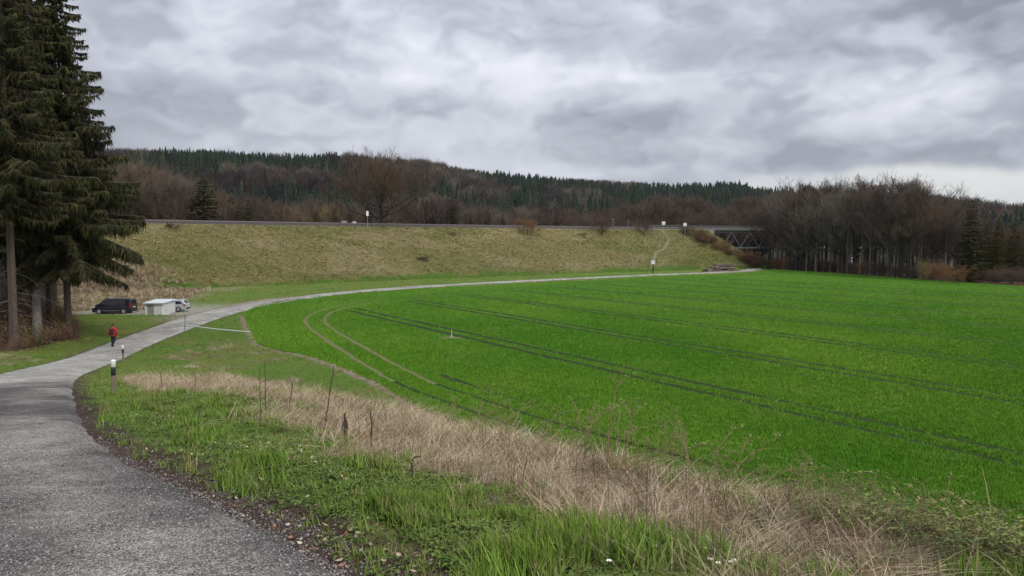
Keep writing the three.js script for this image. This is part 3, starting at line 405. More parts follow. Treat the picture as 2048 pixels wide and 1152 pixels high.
// far woods on the hills, seen as one mass
function farConifer(seed) { const r = rng(seed), g = new Buf(); g.tube([[0, -1, 0], [0, 4, 0]], [0.25, 0.2], 4); for (let k = 0; k < 9; k++) { const y = 2 + k * 2.05, R = (1 - k / 9.3) * 3.4 + 0.3, n = 9; for (let m = 0; m < n; m++) { const a = (m + r() * 0.8) / n * 6.283, w = 0.42, rr = R * (0.7 + 0.5 * r()); const A = g.v(0, y + 2.9, 0), B = g.v(Math.cos(a - w) * rr * 0.75, y + 0.4, Math.sin(a - w) * rr * 0.75), C = g.v(Math.cos(a) * rr, y - 0.5 * r(), Math.sin(a) * rr), E = g.v(Math.cos(a + w) * rr * 0.75, y + 0.4, Math.sin(a + w) * rr * 0.75); g.t(A, B, C); g.t(A, C, E); } } return g.geo(); }
function farBare(seed) { const r = rng(seed), g = new Buf(); g.tube([[0, -1, 0], [0.2, 8, 0], [0, 15, 0.2]], [0.3, 0.22, 0.08], 4); for (let k = 0; k < 230; k++) { const a = r() * 6.283, e = r(), R = 3.9 * Math.sqrt(r()), y = 6 + 13 * Math.sqrt(e) - R * 0.8, x = Math.cos(a) * R, z = Math.sin(a) * R, l = 1.6 + 2.2 * r(), w = 0.13, d = V3(Math.cos(a) * 0.6 + (r() - 0.5), 0.9 + r() * 0.5, Math.sin(a) * 0.6 + (r() - 0.5)).normalize(), s = V3(r() - 0.5, 0, r() - 0.5).normalize().multiplyScalar(w); const A = g.v(x - s.x, y, z - s.z), B = g.v(x + s.x, y, z + s.z), C = g.v(x + d.x * l, y + d.y * l, z + d.z * l); g.t(A, B, C); } return g.geo(); }
function scatter(name, geometry, material, list, label, category) { // many copies of one small mesh
  const m = new THREE.InstancedMesh(geometry, material, list.length), M = new THREE.Matrix4(), Q = new THREE.Quaternion(), E = new THREE.Euler(), P = V3(0, 0, 0), S = V3(1, 1, 1), c = new THREE.Color();
  list.forEach((o, i) => { E.set(o.tx || 0, o.r || 0, o.tz || 0, 'YXZ'); Q.setFromEuler(E); P.set(o.x, o.y, o.z); S.set(o.s * (o.w || 1), o.s * (o.h || 1), o.s * (o.w || 1)); m.setMatrixAt(i, M.compose(P, Q, S)); if (o.c) m.setColorAt(i, c.setRGB(...o.c)); });
  m.name = numbered(name); m.castShadow = m.receiveShadow = true; tag(m, label, category, null, 'stuff'); scene.add(m); return m;
}
{
  const r = rng(61), con = [[], []], bare = [[], []]; let tries = 0;
  const place = (x, D, share, s0) => { const y = H(x, D), n = fbm(x * 0.012 + 20, D * 0.012, 3), n2 = fbm(x * 0.03, D * 0.03 + 40, 3), v = 0.75 + 0.5 * r(); 
    if (n < share + (r() - 0.5) * 0.16) { const g = r(); con[(r() * 2) | 0].push({ x, y, z: -D, r: r() * 6, s: s0 * (0.42 + 0.55 * r()), w: 1.05 + 0.4 * r(), c: (g < 0.05 ? [0.07, 0.075, 0.036] : g < 0.6 ? [0.024, 0.038, 0.027] : [0.034, 0.045, 0.024]).map(k => k * v) }); }
    else { const g = n2 + (r() - 0.5) * 0.25; bare[(r() * 2) | 0].push({ x, y, z: -D, r: r() * 6, s: s0 * (0.7 + 0.4 * r()), w: 1 + 0.3 * r(), c: (g > 0.60 ? [0.16, 0.14, 0.105] : g > 0.47 ? [0.10, 0.076, 0.064] : [0.07, 0.054, 0.052]).map(k => k * v) }); } };
  for (let k = 0; k < 15500; k++) { const px = -120 + 2300 * r(), Dr = ridgeDepth(px), q = Math.sqrt(r()), D = mix(275, Dr + 45, q), x = (px - HALF_W) / FOCAL * D, t = (D - 300) / (Dr - 300);
    let share = 0.60 + 0.16 * sstep(0.75, 1, t); if (px < 700) share += 0.12 * sstep(0.55, 0.85, t); if (px > 1150 && px < 1600) share += 0.10; if (D < 420 && (px < 1150 || px > 1600)) share -= 0.1;
    if (px > 420 && px < 560 && t > 0.28 && t < 0.42) continue; place(x, D, share, 1); }
  for (let k = 0; k < 2200; k++) { const px = -100 + 2200 * r(), D = ridgeDepth(px) - 12 + 30 * r(); place((px - HALF_W) / FOCAL * D, D, px < 700 ? 0.66 : 0.56, 1); }
  for (let k = 0; k < 1400; k++) { const px = 1700 + 700 * r(), D = 2500 + 650 * r(); place((px - HALF_W) / FOCAL * D, D, 0.52, 1.15); }
  const cm = mat([1, 1, 1], 1), bm = mat([1, 1, 1], 1);
  con.forEach((l, k) => scatter('hill_conifers', farConifer(71 + k), cm, l, 'dark conifer forest covering the hills behind the railway', 'forest'));
  bare.forEach((l, k) => scatter('hill_broadleaf_wood', farBare(81 + k), bm, l, 'leafless brown woodland covering the hills behind the railway', 'forest'));
}
console.log('hills');
// ---------------------------------------------------------------- truss bridge
const iron = mat([0.15, 0.175, 0.165], 0.6, { metalness: 0.1 }), concrete = soft({ color: rgb(0.46, 0.42, 0.385), map: grainMap, bumpMap: grainBump, bumpScale: 0.02, roughness: 0.95 }), stone = soft({ color: rgb(0.42, 0.36, 0.33), map: grainMap, bumpMap: grainBump, bumpScale: 0.04, roughness: 1 });
const rp = (t, o, y) => { const [x, D] = railPoint(t, AXIS + o); return [x, y, -D]; };
{
  const b = thing('railway_bridge', 'grey steel truss railway bridge on stone piers behind bare trees', 'bridge');
  const S0 = BRIDGE_FROM, PIER = S0 + 64, PIER2 = S0 + 128, DECK = RAIL_TOP, LOW = RAIL_TOP - 5.6;
  const one = (name, m, f) => { const g = new Buf(); f(g); return put(name, g.geo(true), m, b); };
  one('deck', mat([0.13, 0.13, 0.13], 0.8), g => g.bar(rp(S0 - 2, 0, DECK + 0.2), rp(PIER2, 0, DECK + 0.2), 6.2, 0.55));
  for (const o of [-2.4, 2.4]) {
    one('upper_chord', iron, g => g.bar(rp(S0, o, DECK - 0.42), rp(PIER2, o, DECK - 0.42), 0.4, 0.55));
    one('lower_chord', iron, g => g.bar(rp(S0, o, LOW), rp(PIER2, o, LOW), 0.42, 0.55));
    one('end_post', iron, g => g.bar(rp(S0 + 0.15, o, DECK - 0.4), rp(S0 + 0.15, o, LOW), 0.32, 0.32));
    const n = 32, L = (PIER2 - S0) / n; for (let k = 0; k < n; k++) { const a = S0 + k * L, c = a + L, up = k % 2; one('diagonal', iron, g => g.bar(rp(a, o, up ? LOW + 0.2 : DECK - 0.6), rp(c, o, up ? DECK - 0.6 : LOW + 0.2), 0.18, 0.2)); }
  }
  for (let k = 0; k <= 32; k += 2) one('cross_beam', iron, g => g.bar(rp(S0 + k * 4 + 0.6, -2.4, LOW), rp(S0 + k * 4 + 0.6, 2.4, LOW), 0.25, 0.35));
  for (const o of [-3, 3]) { for (let t = S0 - 26; t < PIER2; t += 2.6) one('railing_post', iron, g => g.bar(rp(t, o, DECK + 0.1), rp(t, o, DECK + 1.32), 0.09, 0.09)); for (const y of [0.8, 1.3]) one('handrail', iron, g => { for (let t = S0 - 26; t < PIER2; t += 13) g.bar(rp(t, o, DECK + y), rp(Math.min(PIER2, t + 13), o, DECK + y), 0.09, 0.09); }); }
  one('abutment', concrete, g => g.bar(rp(S0 - 4, 0, DECK - 4.2), rp(S0 - 0.2, 0, DECK - 4.2), 6.6, 8));
  one('abutment_cap', concrete, g => g.bar(rp(S0 - 26, -3.05, DECK + 0.02), rp(S0 + 0.2, -3.05, DECK + 0.02), 0.45, 0.4));
  for (const s of [PIER, PIER2 - 4]) { one('pier', stone, g => g.bar(rp(s - 1.5, 0, -1), rp(s + 1.5, 0, -1), 7, (LOW - 0.3 + 1) * 2)); }
}
// footpath up the bank
const PATH = []; { const P = [[1326, 461], [1329, 468], [1334, 474], [1337, 481], [1334, 488], [1330, 495], [1320, 501], [1312, 506], [1309, 515], [1306, 526], [1303, 535]].map(p => { const s = spot(...p); return [s[0], -s[2]]; }); PATH.push(...P); tag(put('footpath', ribbon(dense(P, 0.8), 0.4, (x, D) => top(x, D) + 0.06, 0.2), soft({ color: rgb(0.26, 0.225, 0.14), map: grainMap, roughness: 1 })), 'narrow trodden path climbing the embankment near the bridge', 'footpath', null, 'structure'); }
// bare earth showing on the bank
// boards and posts along the railway
const white = mat([0.78, 0.78, 0.76], 0.5), blackPaint = mat([0.02, 0.02, 0.022], 0.5), galv = mat([0.4, 0.41, 0.42], 0.45, { metalness: 0.6 });
function railBoard(px, pyTop, pyBase, D, w, h, label, name = 'railway_board', panel = white) {
  const [x, dy] = [slope(px, pyBase)[0] * D, 0], y0 = top(x, D), yt = EYE + slope(px, pyTop)[1] * D, t = thing(name, label, 'sign', [x, y0, -D], -Math.atan2(x, D)), H1 = yt - y0;
  const g = new Buf(); g.tube([[0, -0.3, 0], [0, H1 - 0.05, 0]], [0.05, 0.05], 8, null, true); put('post', g.geo(), galv, t);
  const s = new THREE.Shape(); s.moveTo(-w / 2 + 0.05, 0); s.lineTo(w / 2 - 0.05, 0); s.quadraticCurveTo(w / 2, 0, w / 2, 0.05); s.lineTo(w / 2, h - 0.05); s.quadraticCurveTo(w / 2, h, w / 2 - 0.05, h); s.lineTo(-w / 2 + 0.05, h); s.quadraticCurveTo(-w / 2, h, -w / 2, h - 0.05); s.lineTo(-w / 2, 0.05); s.quadraticCurveTo(-w / 2, 0, -w / 2 + 0.05, 0);
  const e = new THREE.ExtrudeGeometry(s, { depth: 0.03, bevelEnabled: true, bevelSize: 0.008, bevelThickness: 0.008, bevelSegments: 1 }); e.translate(0, H1 - h, 0.06); put('panel', e, panel, t); return [t, H1];
}
railBoard(735, 422, 453, 178, 0.52, 1.1, 'tall narrow white railway board beside the large oak');
railBoard(1327, 443, 460, 226, 0.95, 0.95, 'white railway board on the bank above the trodden path');
railBoard(1370, 446, 461, 232, 0.95, 0.95, 'white railway board at the start of the bridge railing');
railBoard(1226, 438, 460, 232, 0.5, 0.22, 'slim grey lineside post with crossbar behind the rails', 'lineside_post', galv);
railBoard(1256, 440, 460, 236, 0.25, 0.22, 'slim grey lineside post beside the post with crossbar', 'lineside_post', galv);
{ const [t, h] = railBoard(1306, 521, 538, 200, 0.95, 0.95, 'white notice board on black post at the bank foot', 'notice_board'); t.children[0].material = blackPaint; const g = new Buf(); g.box(-0.3, 0.3, h - 0.42, h - 0.36, 0.096, 0.1); put('lettering', g.geo(true), mat([0.3, 0.3, 0.3]), t); const k = new Buf(); k.box(-0.16, 0.16, -0.2, h - 0.9, -0.06, 0.1); put('backing_post', k.geo(true), blackPaint, t); }
for (const [px, w, h, label, m] of [[681, 1.2, 0.75, 'pale concrete cable cabinet on the railway beside a smaller white one', concrete], [702, 0.8, 0.5, 'small white box beside the pale concrete cable cabinet', white]]) { const D = 180, [x] = [slope(px, 440)[0] * D], y = RAIL_TOP, t = thing('cable_cabinet', label, 'cabinet', [x, y + 0.55, -D - 3.5], 0.5); const g = new Buf(); g.box(-w / 2, w / 2, -0.7, h, -0.3, 0.3); put('housing', g.geo(true), m, t); const c = new Buf(); c.box(-w / 2 - 0.06, w / 2 + 0.06, h + 0.003, h + 0.09, -0.36, 0.36); put('lid', c.geo(true), m, t); const d = new Buf(); d.box(-w / 2 + 0.1, w / 2 - 0.1, 0.02, h - 0.06, 0.303, 0.32); put('door', d.geo(true), m, t); }

// ---------------------------------------------------------------- timber pile
{
  const r = rng(91), tube = (R0, R1, L) => { const g = new Buf(); const n = 6, pts = [], rad = []; for (let k = 0; k <= n; k++) { pts.push([(k / n - 0.5) * L, (r() - 0.5) * 0.05, (r() - 0.5) * 0.05]); rad.push(mix(R0, R1, k / n) * (0.93 + 0.14 * r())); } g.tube(pts, rad, 9); return [g.geo(), pts, rad]; };
  const cut = mat([0.42, 0.31, 0.19], 0.9), barks = [bark([0.20, 0.165, 0.14]), bark([0.36, 0.32, 0.28]), bark([0.13, 0.095, 0.08]), bark([0.28, 0.2, 0.16])];
  const protos = [[0.17, 0.13, 4.6], [0.22, 0.17, 5.2], [0.13, 0.09, 4.0]].map(a => tube(...a));
  const disc = new THREE.CylinderGeometry(1, 1, 0.02, 9); disc.rotateZ(Math.PI / 2);
  const [bx, , bz] = spot(1442, 541), [ex, , ez] = spot(1480, 541); const dir = Math.atan2(-(ez - bz), ex - bx);
  for (let k = 0; k < 92; k++) {
    const lev = k < 30 ? 0 : k < 54 ? 1 : k < 72 ? 2 : k < 84 ? 3 : 4, along = (r() - 0.5) * (8.5 - lev * 1.3), across = (r() - 0.5) * (5 - lev * 1.2), p = protos[(r() * 3) | 0];
    const ca = 0.83, sa = 0.55, x = 56 + along * ca + across * -sa, D = 210 + along * sa + across * ca;
    const g = thing('log', 'felled log in the jumbled timber pile at the bank foot', 'log', [x, H(x, D) + 0.16 + lev * 0.42, -D], 0.58 + (r() - 0.5) * 0.7, 'felled logs in the timber pile'); g.rotation.order = 'YXZ'; g.rotation.z = (r() - 0.5) * 0.14;
    put('bark', p[0], barks[(r() * 4) | 0], g); for (const e of [0, 6]) { const d = put('cut_end', disc, cut, g); d.position.set(...p[1][e]); d.scale.set(1, p[2][e], p[2][e]); }
  }
}
// ---------------------------------------------------------------- marker posts, barrier, stake
{
  const timber = soft({ color: rgb(0.34, 0.28, 0.22), map: barkMap, bumpMap: barkBump, bumpScale: 0.006, roughness: 0.95 });
  for (const [px, py, h, label, lean] of [[226.5, 789, 1.06, 'white capped wooden marker post with black band in grass at the lane bend', -0.03], [247, 724, 1.06, 'smaller looking white capped marker post on the lane verge behind the walker', 0.03]]) {
    const p = spot(px, py), t = thing('marker_post', label, 'post', p, 0, 'black and white marker posts'); t.rotation.z = lean;
    const ring = (y0, y1, R, capRound) => { const q = capRound ? [[0, y0], [R, y0], [R, y1 - 0.05], [R * 0.8, y1 - 0.012], [0, y1]] : [[0, y0], [R, y0], [R, y1], [0, y1]]; return new THREE.LatheGeometry(q.map(a => new THREE.Vector2(...a)), 16); };
    put('shaft', ring(-0.3, h * 0.55, 0.065), timber, t); put('black_band', ring(h * 0.55, h * 0.79, 0.068), blackPaint, t); put('white_cap', ring(h * 0.79, h, 0.07, true), white, t);
  }
  const a = spot(369, 662), e = spot(502, 674), t = thing('field_barrier', 'low grey pole barrier with upright post beside the lane', 'barrier', a), dx = e[0] - a[0], dz = e[2] - a[2];
  const g = new Buf(); g.tube([[0, -0.4, 0], [0.06, 0.75, 0], [0.12, 1.35, 0]], [0.06, 0.055, 0.05], 8, null, true); put('upright', g.geo(), galv, t);
  const n = new Buf(); n.tube([[0.12, 1.2, 0.03], [0.12, 1.55, 0.03]], [0.09, 0.09], 8, null, true); put('top_marker', n.geo(), mat([0.2, 0.2, 0.2]), t);
  const g2 = new Buf(); g2.tube([[0.1, 0.52, 0], [dx * 0.5, e[1] - a[1] + 0.34, dz * 0.5], [dx, e[1] - a[1] + 0.42, dz]], [0.06, 0.055, 0.05], 8, null, true); put('pole', g2.geo(), mat([0.6, 0.6, 0.58], 0.6), t);
  const g3 = new Buf(); g3.tube([[dx, e[1] - a[1] - 0.3, dz], [dx, e[1] - a[1] + 0.5, dz]], [0.05, 0.045], 8, null, true); put('rest_post', g3.geo(), galv, t);
  const g4 = new Buf(); g4.tube([[-0.35, -0.3, 0.9], [-0.2, 0.85, 0.75]], [0.03, 0.025], 6, null, true); put('brace', g4.geo(), galv, t);
  const s = FP(903, 674), f = thing('field_stake', 'thin wooden stake on a bare patch in the green field', 'stake', [s[0], FLOOR, -s[1]]); const k = new Buf(); k.tube([[0, 0, 0], [0.02, 0.4, 0], [0, 0.72, 0]], [0.05, 0.045, 0.03], 7, null, true); put('shaft', k.geo(), mat([0.4, 0.33, 0.26]), f); const c = new Buf(); c.tube([[0, 0.02, 0], [0, 0.12, 0]], [0.1, 0.07], 8, null, true); put('collar', c.geo(), mat([0.42, 0.36, 0.28]), f);
}
const STAKE = FP(903, 676);
{ const P = []; for (let k = 0; k < 22; k++) { const a = k / 22 * 6.283, r = 0.45 + 0.35 * hash2(k, 5); P.push([STAKE[0] + Math.cos(a) * r * 1.7, STAKE[1] - 0.2 + Math.sin(a) * r * 1.5]); } const m = put('bare_patch', flatShape(P), trackSoil); m.position.y = FLOOR + 0.038; tag(m, 'bare pale soil patch round the stake in the crop', 'soil', null, 'structure'); }

// ---------------------------------------------------------------- small shed
const paintedWhite = soft({ color: rgb(0.72, 0.72, 0.69), map: grainMap, bumpMap: grainBump, bumpScale: 0.004, roughness: 0.85 }); paintedWhite.color.multiplyScalar(1.18);
{
  const D0 = 92.4, x0 = slope(326, 631)[0] * D0, y0 = H(x0, D0 + 1.5) - 0.02, t = thing('shed', 'small white rendered shed with grey slatted door and pale metal roof', 'shed', [x0, y0, -D0], -0.03), W = 2.15, L = 3.15, h0 = 1.42, h1 = 1.62;
  const wall = (name, x1, x2, z1, z2, ya, yb, m = paintedWhite) => { const g = new Buf(); g.box(x1, x2, ya, yb, z1, z2); return put(name, g.geo(true), m, t); };
  // front wall (faces the camera) with the door opening; local x to -W, z to -L
  wall('front_wall', -W, -W + 0.26, -0.12, 0, -0.4, h0); wall('front_wall', -W + 1.08, 0, -0.12, 0, -0.4, h0); wall('lintel', -W + 0.26, -W + 1.08, -0.12, 0, h0 - 0.1, h0);
  wall('side_wall', -0.12, 0, -L, -0.122, -0.4, h1 - 0.1); wall('side_wall', -W, -W + 0.12, -L, -0.122, -0.4, h1 - 0.1); wall('back_wall', -W + 0.122, -0.122, -L, -L + 0.12, -0.4, h1 - 0.05);
  const dm = mat([0.27, 0.28, 0.27], 0.7), door = wall('door', -W + 0.262, -W + 1.078, -0.11, -0.07, -0.4, h0 - 0.102, dm);
  for (let k = 0; k < 8; k++) { const g = new Buf(), y = -0.16 + k * 0.185; g.box(-W + 0.28, -W + 1.06, y, y + 0.165, -0.069, -0.045); put('slat', g.geo(true), dm, door); }
  const hg = new Buf(); hg.box(-W + 0.78, -W + 0.93, 0.5, 0.545, -0.044, -0.01); put('handle', hg.geo(true), blackPaint, door);
  wall('corner_post', -0.1, 0.012, -0.1, 0.012, -0.4, h0 - 0.004, white);
  const sd = wall('side_door', 0.003, 0.035, -1.75, -0.2, -0.1, h0 - 0.04, mat([0.55, 0.57, 0.56], 0.7)); const hs = new Buf(); hs.box(0.036, 0.06, 0.5, 0.66, -0.75, -0.71); put('handle', hs.geo(true), blackPaint, sd);
  for (const z of [-2.1, -2.45, -2.8]) wall('panel_joint', 0.001, 0.012, z - 0.012, z, -0.1, h1 - 0.12, mat([0.45, 0.45, 0.43], 0.8));
  wall('plinth', 0.002, 0.03, -L + 0.02, -1.76, -0.3, 0.12, concrete); wall('plinth', -W + 1.1, -0.12, 0.002, 0.025, -0.3, 0.07, concrete);
  wall('vent', -0.42, -0.24, 0.001, 0.02, 0.08, 0.22, mat([0.3, 0.32, 0.33]));
  const rf = new Buf(); rf.bar([-W / 2, h0 + 0.05, 0.16], [-W / 2, h1 + 0.05, -L - 0.14], W + 0.34, 0.07); const roof = put('roof', rf.geo(true), mat([0.60, 0.64, 0.66], 0.5, { metalness: 0.1 }), t);
  const fa = new Buf(); fa.box(-W - 0.172, 0.172, h0 - 0.06, h0 + 0.09, 0.162, 0.19); put('fascia', fa.geo(true), mat([0.45, 0.47, 0.48], 0.6), roof);
}
// ---------------------------------------------------------------- vehicles
const darkGlass = new THREE.MeshPhysicalMaterial({ color: rgb(0.012, 0.014, 0.017), roughness: 0.06, specularIntensity: 1 }), rubber = mat([0.022, 0.022, 0.024], 0.85), alloy = mat([0.5, 0.5, 0.52], 0.35, { metalness: 0.7 }), trim = mat([0.02, 0.02, 0.022], 0.6), lampRed = new THREE.MeshPhysicalMaterial({ color: rgb(0.35, 0.012, 0.012), roughness: 0.2 }), lampClear = new THREE.MeshPhysicalMaterial({ color: rgb(0.7, 0.7, 0.7), roughness: 0.15 });
function vehicle(name, label, paint, roofPaint, o) { // nose towards -x, length along x, built about its ground centre
  const t = thing(name, label, o.category, [0, 0, 0]), Wd = o.width, hw = Wd / 2;
  const warp = g => { const a = g.attributes.position; for (let i = 0; i < a.count; i++) { const x = a.getX(i), y = a.getY(i), z = a.getZ(i); let k = 1 - o.tumble * clamp((y - o.belt) / (o.height - o.belt)) ** 1.2; k *= 1 - 0.10 * sstep(-o.len / 2 + 0.9, -o.len / 2, x) - 0.05 * sstep(o.len / 2 - 0.5, o.len / 2, x); a.setZ(i, z * k); } g.computeVertexNormals(); return g; };
  const panel = (pts, depth, z0, bevel = 0) => { const s = new THREE.Shape(); pts.forEach((p, i) => p.length > 2 ? s.absarc(p[0], p[1], p[2], p[3], p[4], p[5]) : i ? s.lineTo(p[0], p[1]) : s.moveTo(p[0], p[1])); const g = new THREE.ExtrudeGeometry(s, { depth, bevelEnabled: bevel > 0, bevelSize: bevel, bevelThickness: bevel, bevelSegments: 3, curveSegments: 12, steps: 1 }); g.translate(0, 0, z0); return warp(g); };
  const b = 0.07; put('body', panel(o.profile, Wd - 2 * b, -hw + b, b), paint, t);
  for (const s of [-1, 1]) for (const w of o.windows) put('side_window', panel(w, 0.02, s > 0 ? hw - 0.012 : -hw - 0.008), darkGlass, t);
  for (const s of [-1, 1]) { for (const l of o.tail) put('tail_light', panel(l, 0.05, s > 0 ? hw - 0.035 : -hw - 0.015), lampRed, t); for (const l of o.head) put('headlight', panel(l, 0.05, s > 0 ? hw - 0.035 : -hw - 0.015), lampClear, t); put('door_seam', panel(o.seam, 0.006, s > 0 ? hw - 0.001 : -hw - 0.005), trim, t); }
  const quad = (nm, pts, m) => { const g = new Buf(); const f = pts.map(p => g.v(...p)), k = pts.map(p => g.v(p[0] - 0.03 * o.face(p), p[1], p[2])); g.q(...f); g.q(k[3], k[2], k[1], k[0]); for (let i = 0; i < 4; i++) g.q(f[i], k[i], k[(i + 1) % 4], f[(i + 1) % 4]); return put(nm, g.geo(true), m, t); };
  o.face = p => (p[0] > 0 ? 1 : -1); for (const [nm, pts, m] of o.quads) quad(nm, pts, m);
  const tyre = new THREE.TorusGeometry(o.wheel - 0.085, 0.095, 10, 24), tyreIn = new THREE.CylinderGeometry(o.wheel - 0.08, o.wheel - 0.08, 0.19, 20); tyreIn.rotateX(Math.PI / 2); tyre.scale(1, 1, 1.15);
  const rim = new THREE.LatheGeometry([[0, -0.02], [0.05, 0], [0.1, -0.02], [o.wheel - 0.15, -0.005], [o.wheel - 0.11, 0.02], [o.wheel - 0.10, -0.05]].map(p => new THREE.Vector2(...p)), 20); rim.rotateX(Math.PI / 2);
  for (const x of o.axles) for (const s of [-1, 1]) { const w = new THREE.Group(); w.name = 'wheel'; w.position.set(x, o.wheel, s * (hw - 0.12)); if (s < 0) w.rotation.y = Math.PI; t.add(w); put('tyre', tyre, rubber, w); put('hub', tyreIn, trim, w).position.z = -0.02; put('rim', rim, alloy, w).position.z = 0.1;
    for (let k = 0; k < 5; k++) { const g = new Buf(), a = k / 5 * 6.283; g.bar([Math.cos(a) * 0.04, Math.sin(a) * 0.04, 0.112], [Math.cos(a) * (o.wheel - 0.12), Math.sin(a) * (o.wheel - 0.12), 0.112], 0.035, 0.03); put('spoke', g.geo(true), alloy, w); } }
  for (const s of [-1, 1]) { const g = new THREE.SphereGeometry(0.11, 12, 8); g.scale(0.6, 0.9, 1.0); const m = put('wing_mirror', g, paint, t); m.position.set(o.mirror[0], o.mirror[1], s * (hw + 0.04)); const a = new Buf(); a.bar([o.mirror[0] + 0.03, o.mirror[1] - 0.06, s * (hw - 0.13)], [o.mirror[0], o.mirror[1] - 0.04, s * (hw + 0.02)], 0.05, 0.05); put('mirror_arm', a.geo(true), trim, t); }
  if (roofPaint) { const g = new Buf(); g.box(o.roof[0], o.roof[1], o.height + 0.004, o.height + 0.03, -hw * 0.72, hw * 0.72); put('roof_panel', g.geo(true), roofPaint, t); }
  return t;
}
const arch = (x, r, y) => [x, y, r, 0, Math.PI, false];
